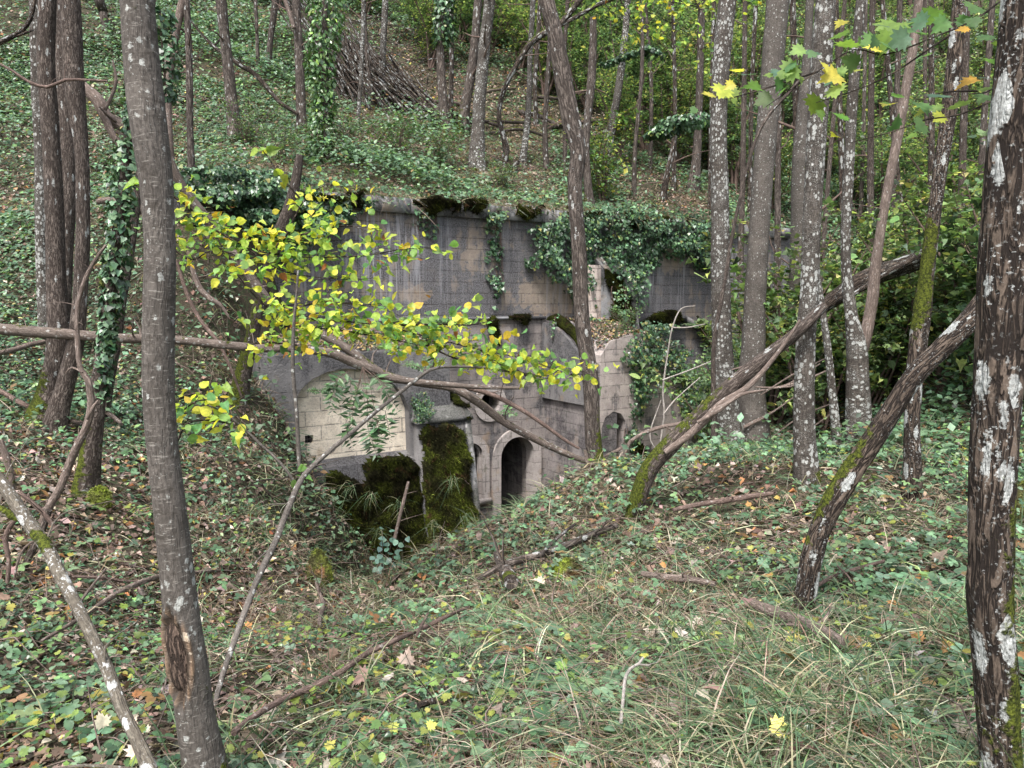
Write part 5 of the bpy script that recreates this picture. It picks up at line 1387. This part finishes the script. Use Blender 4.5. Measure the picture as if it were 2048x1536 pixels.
wall_ivy('pale creeper over the mossy raking buttress', [(1218,560),(1250,560),(1262,640),(1240,665),(1225,640)], -.75, 110, .07, .1, pal=[(1, (.2, .3, .13)), (1, (.1, .2, .1))])
# earth, litter and brambles on top of the right block and left block
mb = MB()
for (ua, ub, va, vb, zz, nn_) in ((u_pr + .1, u3 - 1.0, WF, -.1, None, 3200), (u_bl, u_pl, WF + .1, -.1, 'L', 2600)):
    u = rng.uniform(ua, ub, nn_); v = rng.uniform(va, vb, nn_)
    if zz is None:
        z = np.interp(u, [t[0] for t in top], [t[1] for t in top]) + .35 * np.clip((v - WF - .5) / 1.75, 0, 1)
    else:
        z = z_fl + (z_bl - z_fl) * (v - WF) / -WF
    W = loc2w(u, v, 0); W[:, 2] = z + rng.uniform(.0, .07, nn_)
    leaves(mb, T_QUAD, W, (0, -.2, 1), rng.uniform(.05, .1, nn_), pick(PAL_LIT + [(3, (.4, .3, .14)), (5, (.08, .13, .06))], nn_), .5, curl=2)
tag(mb.build('ledge_litter', M['dry']), 'brown leaves and earth lying on the ledges of the fort', 'fallen leaves', kind='stuff')
# fringe on top of the coping
n = 5000
u = rng.uniform(U_L - 1, U_R + 1, n); v = rng.uniform(-.16, .5, n)
W = loc2w(u, v, 0); W[:, 2] = ZC + .03 + rng.uniform(0, .05, n)
W = W[patchy(u, v, .9, 21, .3, .5) > rng.uniform(0, 1, n)]
mb = MB(); blades(mb, W, rng.uniform(.15, .5, len(W)), .012, pick(PAL_DRY + [(2, (.1, .16, .07))], len(W)), lean=.7, bend=1.6, leandir=NW * .5)
n = 2600
u = rng.uniform(U_L - 1, U_R + 1, n); v = rng.uniform(-.25, .6, n)
W = loc2w(u, v, 0); W[:, 2] = ZC + rng.uniform(-.12, .35, n) * (v < .6)
leaves(mb, T_QUAD, W, NW * .6 + [0, 0, .8], rng.uniform(.08, .13, n), pick(PAL_BRAM + [(3, (.06, .11, .045))], n), .4)
tag(mb.build('coping_fringe', M['grass']), 'dead stalks and bramble leaves hanging over the coping of the wall', 'grass', kind='stuff')

# ---------------------------------------------------------------- ivy climbing trees
def ivy_on_tree(label, pts, Y, rad, n, size, pal=PAL_IVY):
    P, R = px_pts([(a, b, c) for a, b, c in pts], Y)
    t = rng.uniform(0, len(P) - 1.001, n); i = t.astype(int); f = (t - i)[:, None]
    c = P[i] * (1 - f) + P[i + 1] * f; rr = (R[i] * (1 - f[:, 0]) + R[i + 1] * f[:, 0])
    a = rng.uniform(0, 6.28, n); q = rr * (.35 + .65 * rng.uniform(0, 1, n) ** .5) * (.6 + .8 * fbm(c * 2.5, 2))
    d = np.stack([np.cos(a), np.sin(a), 0 * a], -1)
    root = empty('tree_ivy', P[0], label, 'ivy')
    mb = MB(); leaves(mb, T_IVY if Y < 12 else T_QUAD, c + d * q[:, None], d * .7 + [0, 0, .5], size * rng.uniform(.6, 1.3, n), pick(pal, n, .3), .4, fwd=(0, 0, -1))
    mb.build('foliage', M['ivy_leaf'], root)
    mb = MB(); tube(mb, P + [0, -.03, 0], R * .0 + .012, 5, .3); mb.build('stem', M['twig'], root, smooth=True)
YG = TREES['ivy-hung tree with a mossy foot left of the smooth foreground trunk'][2]
ivy_on_tree('ivy sleeve climbing the tree left of the smooth trunk', [(196,800,26),(212,700,34),(218,640,34),(230,540,44),(240,430,44),(252,330,50),(268,210,40),(272,100,30)], YG, .2, 1500, .062, PAL_IVY + [(2, (.12, .22, .11))])
YI = TREES['slender trunk wrapped in a thick column of ivy on the hill'][2]
ivy_on_tree('tall bushy ivy column on the hill left of the brush shelter', [(640,370,70),(640,290,54),(648,200,44),(640,120,56),(652,50,70),(655,-30,76)], YI, .4, 1900, .13, PAL_GREEN)
YT = TREES['grey trunk with ivy leaves at its top right of the brush shelter'][2]
ivy_on_tree('ivy tuft high on the grey trunk', [(885,90,30),(888,60,44),(888,20,44),(890,-20,40)], YT, .3, 500, .16)
ivy_on_tree('ivy leaves behind the smooth foreground trunk', [(330,200,40),(332,150,50),(325,80,44),(322,20,40)], 10, .3, 420, .075)
ivy_on_tree('dark ivy mass on the dead limb above the wall', [(1200,130,14),(1250,110,18),(1300,95,24),(1312,110,30)], 24, .3, 500, .14)
ivy_on_tree('dense ivy crown on the short trunk above the right of the wall', [(1310,270,50),(1350,250,90),(1395,235,90)], 20, .3, 1500, .14)

# ---------------------------------------------------------------- shrubs and saplings
def shrub_mesh(H, R, nst, nleaf, ls, pal, tpl, leafmat='leaf', lean=0., upd=(0, -.2, .9), tilt=.35):
    root = empty('leafy_sapling', (0, 0, 0), 'x', 'sapling')
    st = MB(); nodes = []
    for k in range(nst):
        a = rng.uniform(0, 6.28); sp_ = R * rng.uniform(.3, 1)
        h = H * rng.uniform(.65, 1)
        tip = np.array([math.cos(a) * sp_, math.sin(a) * sp_, h])
        mid = tip * [.35, .35, .5] + rng.normal(0, .06 * H, 3) * [1, 1, 0]
        P, Rr = spline([[rng.normal(0, .05), rng.normal(0, .05), -.15], mid, tip], [.012 * H, .008 * H, .003], .15)
        tube(st, P, Rr, 5, .2, raw=True)
        for j in range(int(9 + H * 3)):
            t = rng.uniform(.2, 1); b = P[int(t * (len(P) - 1))]
            aa = rng.uniform(0, 6.28); ln = rng.uniform(.25, .75) * R * .7
            d = np.array([math.cos(aa), math.sin(aa), rng.uniform(-.1, .5)])
            e = b + d * ln
            tube(st, np.array([b, (b + e) / 2 + [0, 0, .05], e]), np.array([.006, .004, .002]), 3, 1, raw=True, lump=0)
            for q in np.linspace(.25, 1.05, 7): nodes.append(b + (e - b) * q + [0, 0, .04 * math.sin(q * 3)])
    st.build('stem', M['twig'], root, smooth=True)
    nodes = np.array(nodes)
    pos = nodes[rng.integers(0, len(nodes), nleaf)] + rng.normal(0, ls * .7, (nleaf, 3))
    mb = MB(); leaves(mb, tpl, pos, upd, ls * rng.lognormal(-.1, .32, nleaf), pick(pal, nleaf), tilt)
    mb.build('foliage', M[leafmat], root)
    return root
def place(src, loc, s, rz, label, cat, group, first=[set()]):
    if src.name in first[0]:
        r = src.copy(); COL.objects.link(r)
        for ch in list(src.children):
            c = ch.copy(); COL.objects.link(c); c.parent = r
    else:
        r = src; first[0].add(src.name)
    r.location = [float(q) for q in loc]; r.scale = (s, s, s); r.rotation_euler = (0, 0, rz)
    r['label'] = label; r['category'] = cat
    if group: r['group'] = group
    return r
bri = lambda pal, k: [(a_, tuple(min(.8, (q * .72 + .28 * sum(c_) / 3) * k * j_) for q in c_)) for a_, c_ in pal for j_ in (.45, 1., 1.35)]  # leaf colours lifted to make up for shade inside dense foliage
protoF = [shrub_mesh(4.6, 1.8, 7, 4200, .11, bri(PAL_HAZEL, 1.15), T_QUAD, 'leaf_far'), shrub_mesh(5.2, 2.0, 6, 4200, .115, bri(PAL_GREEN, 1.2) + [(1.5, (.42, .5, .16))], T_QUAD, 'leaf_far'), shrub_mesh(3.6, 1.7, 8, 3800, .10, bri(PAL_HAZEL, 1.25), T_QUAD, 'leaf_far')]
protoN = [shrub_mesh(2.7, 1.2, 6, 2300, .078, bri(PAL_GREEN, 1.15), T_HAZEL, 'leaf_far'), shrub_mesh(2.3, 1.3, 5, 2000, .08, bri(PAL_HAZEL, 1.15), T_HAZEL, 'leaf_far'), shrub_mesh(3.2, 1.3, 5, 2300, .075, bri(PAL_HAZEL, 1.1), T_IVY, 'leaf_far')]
far = [(1230,330),(1290,300),(1350,330),(1420,350),(1250,250),(1320,220),(1390,240),(1180,230),(1100,180),(1040,150),(960,130),(1150,120),(1240,150),(1330,130),(1420,170),(1500,230),(1560,300),(1640,350),(1700,420),(1760,470),(1820,430),(1880,500),(1940,450),(2000,520),(2050,430),
  (1480,100),(1560,120),(1660,160),(1760,240),(1860,260),(1960,240),(2040,220),(1100,60),(1200,40),(1300,50),(1000,60),(900,60),(820,40),(760,10),(680,10),(1400,60),(1520,20),(1640,30),(1760,60),(1900,90),(2020,60),(860,100),(2120,350),(2120,520),(1470,380),(1540,420),(940,30),(1020,10),(1080,100),(1160,70),(1260,90),(1360,30),(1450,50),(1580,60),(1700,20),(1820,10),(1120,0),(1480,160),(1620,240),(1700,300),(1840,350),(1760,150),(1900,180),(1980,300),(1340,280),(1270,200),(1060,60),(730,40),(560,20),(480,0),(860,140),(920,90),(980,100),(1040,60),(1130,150),(1180,110),(1090,200),(1220,200),(1000,20),(880,20),(1300,160),(1410,110)]
for k, (a, b) in enumerate(far):
    g = on_ground(a, b)
    place(protoF[k % 3], g, rng.uniform(.75, 1.15), rng.uniform(0, 6.28), 'green and yellowing sapling in the dense thicket on the upper slope', 'sapling', 'leafy saplings on the upper slope')
near = [(1630,700,17),(1720,680,17.5),(1800,680,16.5),(1870,680,15.5),(1950,690,14.5),(2020,690,13),(1590,740,16),(1680,760,15.5),(1770,640,18.5),(1530,780,15),(1850,600,18),(1960,600,16.5),(2080,620,13.5),(1470,620,15.5),(1500,520,18),(1550,500,19),(1580,640,15),(1545,700,13.5),(1660,720,13.5),(1760,700,13),(1830,690,13),(1500,640,15),(1900,650,12.5),(1960,640,11.5),(2040,650,10),(1700,640,14.5),(1600,620,15.5),(1780,800,12.6),(1730,830,12.3),(1870,820,11.6),(2010,760,9.6),(1640,850,12.2),(1960,790,10.5),(1480,800,14),(2100,700,9),(1800,600,14.5),(1690,560,16),(1900,560,14),(1560,560,17),(1420,600,19)]
for k, (a, b, Y) in enumerate(near):
    x, y = at(a, b, Y)[:2]; z = height(x, y)[0]
    place(protoN[k % 3], (x, y, z), rng.uniform(.85, 1.35), rng.uniform(0, 6.28), 'leafy green hazel sapling filling the gaps between the right-hand trunks', 'sapling', 'leafy saplings among the right-hand trunks')
hz = shrub_mesh(2.6, 1.5, 7, 1700, .11, PAL_HAZEL, T_QUAD)
g = on_ground(1205, 408); place(hz, g, 1.0, 1.0, 'spreading green hazel bush on the edge above the ivy', 'bush', None)
hb = shrub_mesh(1.1, .9, 8, 900, .06, PAL_GREEN + [(3, (.12, .2, .12))], T_QUAD)
place(hb, loc2w(u_pr + 1.1, WF + .45, z2 + .02), .62, 0, 'small round green bush on top of the right block', 'bush', None)
for k, (a, b, s_) in enumerate([(560,330,1.0),(700,320,1.1),(800,330,1.2),(880,330,.9),(1000,380,.8),(640,330,.9),(500,290,1.0)]):
    place(hb, on_ground(a, b), s_, k * 1.3, 'bluish green bramble bush on the bank above the coping', 'bush', 'bramble bushes above the coping')

# round-leaved pale plant in the ditch
root = empty('round_leaved_seedling', at(765, 1130, 7.9), 'small seedling with pale blue-green round leaves before the mossy plinth', 'seedling')
mb = MB(); pos = []
b0 = at(765, 1135, 7.9); b0[2] = height(b0[0], b0[1])[0]
for (a, b) in ((750,1105),(765,1060),(790,1058),(800,1085),(775,1085),(812,1075),(760,1080)):
    e = at(a, b, 7.8 + rng.normal(0, .08)); tube(mb, [b0, (b0 + e) / 2 + [0, 0, .03], e], [.006, .004, .002], 5, .08)
    for q in np.linspace(.35, 1, 5): pos.append(b0 + (e - b0) * q + rng.normal(0, .025, 3))
mb.build('stem', M['twig'], root, smooth=True)
pos = np.array(pos); mb = MB(); leaves(mb, T_ROUND, pos, (0, -.6, .8), rng.uniform(.05, .08, len(pos)), pick([(1, (.22, .36, .27)), (1, (.16, .29, .22))], len(pos), .12), .3)
mb.build('foliage', M['leaf'], root)

# ---------------------------------------------------------------- the yellowing hazel
def spray(root, stems, Y, lat, nper, ls, pal, tpl, mat, twlen=.28, rad=.0055, up=(0, -.6, .75), zsp=.10, tilt=.75, stemmat='dark'):
    mb = MB(); fo = []
    for L in stems:
        P, R = px_pts([(a, b, 1) for a, b in L], Y if np.isscalar(Y) else np.interp([a for a, b in L], Y[0], Y[1]))
        P[:, 1] += rng.normal(0, .05, len(P))
        ln = np.linalg.norm(np.diff(P, axis=0), axis=1).sum()
        R = np.linspace(rad * 1.6, rad * .5, len(P))
        Pc, Rc = tube(mb, P, R, 6, .06), None
        n = int(ln * nper)
        for k in range(n):
            b = Pc[rng.integers(0, len(Pc))]
            d = np.array([rng.normal(.35, .8), rng.normal(-.1, .9), rng.normal(0.0, .13)]); d /= np.linalg.norm(d)
            e = b + d * twlen * rng.uniform(.4, 1.3)
            tube(mb, np.array([b, (b + e) / 2 + [0, 0, .012], e]), np.array([rad * .45, rad * .35, rad * .2]), 3, 1, raw=True, lump=0)
            for q in (.45, .7, .9, 1.05):
                fo.append(b + (e - b) * q + rng.normal(0, 1, 3) * [.03, .03, zsp * .3])
    mb.build('stem', M[stemmat], root, smooth=True)
    fo = np.array(fo)
    mb = MB(); leaves(mb, tpl, fo, up, ls * rng.uniform(.6, 1.2, len(fo)), pick(pal, len(fo), .18), tilt)
    return mb.build('foliage', M[mat], root)
YH = 6.2
root = empty('autumn_hazel', at(318, 1040, YH), 'hazel with yellow and lime autumn leaves reaching right from behind the smooth tree, larger one', 'hazel')
mb = MB(); gP = at(318, 1040, YH); gP[2] = height(gP[0], gP[1])[0] - .1
tube(mb, [gP, at(322, 900, YH), at(318, 700, YH), at(322, 520, YH), at(345, 390, YH)], [.03, .028, .025, .02, .012], 10, .1)
mb.build('trunk', M['hillbark'], root, smooth=True)
spray(root, [[(330,440),(400,455),(470,490),(560,510),(650,515),(740,510),(800,500),(850,498)], [(345,390),(400,430),(450,450),(520,470),(600,480),(700,480)], [(430,460),(500,500),(560,540),(640,555),(720,560)],
    [(560,500),(590,440),(610,400),(650,370),(690,375)], [(330,480),(380,520),(430,500),(520,530)], [(600,470),(690,450),(740,465)]], YH, .2, 24, .068, PAL_YEL, T_HAZEL, 'leaf_bright', .26, zsp=.2)
spray(root, [[(470,540),(520,600),(560,625),(640,640),(720,645),(800,660),(880,680),(960,700),(1040,715),(1100,735),(1140,750)], [(540,650),(600,655),(680,660),(760,675),(840,690)], [(560,625),(640,605),(720,610),(790,620)],
    [(800,650),(880,648),(940,650),(990,640)], [(490,690),(540,685),(600,690)], [(960,700),(1020,740),(1080,760)], [(850,690),(920,720),(1000,725)]], YH - .2, .2, 33, .068, PAL_YEL, T_HAZEL, 'leaf_bright', .24, zsp=.2)
root = empty('autumn_hazel', at(350, 900, 5.2), 'small low spray of yellow and green leaves touching the right side of the smooth trunk', 'hazel')
spray(root, [[(350,890),(370,850),(410,840),(460,850),(495,860)], [(350,830),(400,800),(440,795)], [(352,800),(380,790),(420,800)]], 5.0, .2, 18, .075, PAL_YEL, T_HAZEL, 'leaf_bright', .17)
root = empty('autumn_hazel', at(590, 930, 5.2), 'few bright green leaves on thin shoots in front of the mossy plinth', 'hazel')
spray(root, [[(600,945),(560,960),(510,965),(480,985)], [(600,950),(640,930),(660,925)], [(520,970),(540,1000),(560,990)]], 5.1, .2, 3.5, .085, [(1, (.16, .33, .07)), (1, (.22, .4, .1))], T_HAZEL, 'leaf_bright', .1)
root = empty('autumn_hazel', at(230, 370, 6.0), 'three lime green leaves left of the smooth trunk', 'twig')
spray(root, [[(285,380),(255,362),(220,360)]], 6.0, .2, 5, .095, [(1, (.3, .45, .08))], T_HAZEL, 'leaf_bright', .1)
root = empty('autumn_hazel', at(560, 300, 6.4), 'few lime leaves on a thin shoot above the yellow hazel', 'twig')
spray(root, [[(600,400),(560,350),(530,310),(520,295)]], 6.4, .2, 6, .085, [(1, (.3, .45, .08)), (1, (.5, .5, .08))], T_HAZEL, 'leaf_bright', .12)
# top-right yellow and green tracery further back
root = empty('lime_sapling', at(1300, 90, 14), 'sapling with small golden and lime leaves at the top right of centre', 'sapling')
spray(root, [[(1180,-30),(1220,20),(1260,60),(1290,110)], [(1200,-30),(1260,10),(1330,40),(1390,80),(1400,130)], [(1260,-30),(1330,0),(1400,20),(1440,60)], [(1240,0),(1270,50),(1300,60)], [(1330,-20),(1380,10),(1420,0),(1480,10)]], 13.5, .3, 13, .085, PAL_YEL + [(3, (.3, .42, .08))], T_HAZEL, 'leaf_bright', .5, .006)

# ---------------------------------------------------------------- big maple leaves close by, top right
root = empty('maple_branch', at(2050, -30, 2.5), 'maple branches with large lobed green and yellow leaves hanging in from the top right', 'maple branch')
mb = MB()
mstems = [[(2120,-60),(2020,-10),(1940,45),(1860,80),(1770,110),(1700,105),(1640,140),(1580,180),(1530,215)], [(1900,70),(1840,110),(1780,150),(1700,185),(1640,200)], [(2100,150),(2010,190),(1930,225),(1850,240),(1780,265),(1700,285)], [(2080,60),(2000,170),(1930,190)], [(1640,140),(1560,165),(1480,190),(1450,200)], [(1960,180),(1890,185),(1830,205)]]
for L in mstems:
    P, R = px_pts([(a, b, 1) for a, b in L], 2.5); P[:, 1] += rng.normal(0, .02, len(P)); tube(mb, P, np.linspace(.0035, .0012, len(P)), 6, .03)
mb.build('stem', M['dark'], root, smooth=True)
ml = [(1800,45,80),(1760,80,60),(1840,70,60),(1700,60,50),(1875,15,60),(1930,50,50),(1950,10,60),(1985,70,45),(1600,130,60),(1625,110,50),(1690,95,55),(1720,130,50),(1640,190,60),(1680,150,60),(1560,140,40),(1545,190,50),(1525,180,50),(1560,155,38),(1450,170,55),(1430,190,40),(1500,150,50),(1480,145,40),
      (1830,205,60),(1890,190,60),(1960,160,55),(1920,215,50),(1850,245,50),(1780,210,40),(1800,230,50),(1990,130,50),(1700,240,45),(1670,170,50),(1765,100,45),(1610,95,40),(1860,110,40),(1780,60,60),(1975,190,50),(2005,100,40)]
ml = ml + [(a + rng.normal(0, 26), b + rng.normal(0, 16), c * rng.uniform(.5, .85)) for a, b, c in ml]
pos = np.array([at(a, b, 2.5 + rng.normal(0, .08)) for a, b, c in ml]); n = len(ml)
mb = MB(); leaves(mb, T_MAPLE, pos, (0.1, -.55, .75), np.array([c for _, _, c in ml]) / F_PX * 2.5 * .85, pick([(4, (.14, .26, .09)), (3, (.24, .36, .08)), (2, (.12, .22, .13)), (1.5, (.62, .58, .09)), (.4, (.6, .36, .06))], n, .15), .4, fwd=(-.6, -.1, -.5))
mb.build('foliage', M['leaf_bright'], root)

# ---------------------------------------------------------------- ash leaves and ferns
def pinnate(mb, b, d, ln, pairs, ls, pal, droop=.3, tpl=T_LANCE, up=(0, -.5, .7)):
    d = np.array(d, float); d /= np.linalg.norm(d)
    ts = np.linspace(.15, 1, pairs)
    side = np.cross(d, np.array([0, -.6, .8])); side /= np.linalg.norm(side)
    for t in ts:
        p = b + d * ln * t + np.array([0, 0, -droop * ln * t * t])
        w_ = ls * math.sin(math.pi * min(1, .25 + .7 * t)) 
        for s_ in (1, -1):
            leaves(mb, tpl, p[None], np.array([up]), w_, pick(pal, 1), .15, fwd=side * s_ + d * .5)
PAL_ASH = [(3, (.05, .11, .04)), (2, (.08, .16, .06)), (1, (.03, .07, .03))]
root = empty('ash_seedling', at(720, 740, 9.4), 'drooping dark green ash leaves hanging before the blind arch', 'ash')
mb = MB(); st = MB()
for (a, b, da, db, ln) in ((680,745,-20,60,.4),(700,750,5,80,.45),(720,755,15,80,.4),(730,780,20,80,.45),(745,800,15,70,.4),(700,800,0,70,.35),(672,760,-10,70,.35),(755,840,5,50,.3),(690,850,15,40,.28),(735,850,10,60,.3),(715,770,-10,60,.4),(760,770,30,40,.35),(700,740,-40,30,.35),(745,745,40,40,.35),(770,820,10,50,.3),(740,870,10,30,.25)):
    p = at(a, b, 9.4 + rng.normal(0, .12)); q = at(a + da, b + db, 9.4 + rng.normal(0, .1)) - p
    pinnate(mb, p, q, ln * 1.2, 8, .17, PAL_ASH, .15)
    tube(st, [p, p + q / np.linalg.norm(q) * ln * 1.1], [.004, .002], 4, .1)
p0 = at(725, 735, 9.5)
for (a, b) in ((700,800),(745,800),(735,850),(690,850),(760,770)): tube(st, [p0, (p0 + at(a, b, 9.4)) / 2 + [.03, 0, 0], at(a, b, 9.4)], [.007, .005, .003], 5, .1)
mb.build('foliage', M['leaf'], root); st.build('stem', M['twig'], root, smooth=True)
def fern(label, px, py, Y, n, ln, cat='fern'):
    root = empty('fern', at(px, py, Y), label, cat)
    mb, st = MB(), MB(); b = at(px, py, Y)
    for k in range(n):
        a = rng.uniform(0, 6.28); d = np.array([math.cos(a), math.sin(a) * .6 - .2, rng.uniform(.4, 1.2)]); L = ln * rng.uniform(.7, 1.1)
        pinnate(mb, b, d, L, 13, .085, [(1, (.07, .15, .05)), (1, (.12, .22, .08))], .45)
        d /= np.linalg.norm(d); tt = np.linspace(0, 1, 6)[:, None]
        tube(st, b + d * L * tt + np.array([0, 0, -.45 * L]) * tt ** 2, np.full(6, .004), 4, 1, raw=True)
    mb.build('frond', M['leaf'], root); st.build('stem', M['twig'], root, smooth=True)
fern('green fern tuft on the ledge above the porch', 880, 655, 16.4, 11, .75)
fern('green fern growing at the log end above the blind arch', 800, 705, 13.3, 9, .7)
fern('fern fronds behind the yellow leaves beside the buttress cap', 850, 745, 12.6, 9, .6)
fern('small fern on the arched relief of the right wall', 1398, 655, 18.6, 5, .5)
fern('single fern hanging beside the oculus', 1025, 830, 11.0, 3, .35)
fern('tiny fern in the dark left corner of the blind arch', 640, 785, 12.9, 4, .3)

mb = MB()
for (a, b_, Y) in ((742,990,12.1),(905,960,12.6),(760,1060,12.0),(700,975,12.2),(800,1010,12.0),(930,1030,12.4),(870,1050,12.2)):
    c_ = at(a, b_, Y)
    n = 34
    blades(mb, c_ + rng.normal(0, .05, (n, 3)), rng.uniform(.12, .3, n), .009, pick(PAL_GRASS, n), up=(0, -.8, .5), lean=.5, bend=1.8)
tag(mb.build('moss_grass', M['grass']), 'small grass tufts hanging from the mossy masonry', 'grass', kind='stuff')
# moss-covered stones
def moss_stone(label, px, py, w_px, h_px):
    g = on_ground(px, py); w_ = w_px / F_PX * g[1] / 2; h_ = h_px / F_PX * g[1] / 1.3
    n, m_ = 28, 16
    th, ph = np.meshgrid(np.linspace(0, 2 * math.pi, n, endpoint=False), np.linspace(-.6, math.pi / 2, m_), indexing='ij')
    D = np.stack([np.cos(th) * np.cos(ph), np.sin(th) * np.cos(ph), np.sin(ph)], -1).reshape(-1, 3)
    k = .75 + .5 * fbm(D * 2.2 + px, 3)
    g = g + np.array([0, 0, .07])
    V = g + D * k[:, None] * [w_, w_ * .7, h_]
    i, j = np.meshgrid(np.arange(n), np.arange(m_ - 1), indexing='ij'); i2 = (i + 1) % n
    mb = MB(); mb.add(V, np.stack([i * m_ + j, i2 * m_ + j, i2 * m_ + j + 1, i * m_ + j + 1], -1).reshape(-1, 4))
    q = rng.integers(0, len(V), 3500)
    blades(mb, V[q] + rng.normal(0, .008, (3500, 3)), rng.uniform(.012, .03, 3500), .0045, rng.uniform(.6, 1.9, (3500, 1)) * np.ones((1, 3)), up=(0, -.2, 1), lean=.8)
    o = mb.build('mossy_stone', M['mossb'], smooth=False); tag(o, label, 'stone')
moss_stone('bright yellow-green moss cushion on the mound beside the log', 1135, 1158, 64, 26)
moss_stone('moss-covered stone low on the right behind the rough tree', 2050, 1040, 90, 80)
moss_stone('small moss cushion on the bank left of the ditch', 640, 1170, 50, 70)
moss_stone('dark mossy root lump right of the ivy-hung tree', 200, 1015, 46, 34)
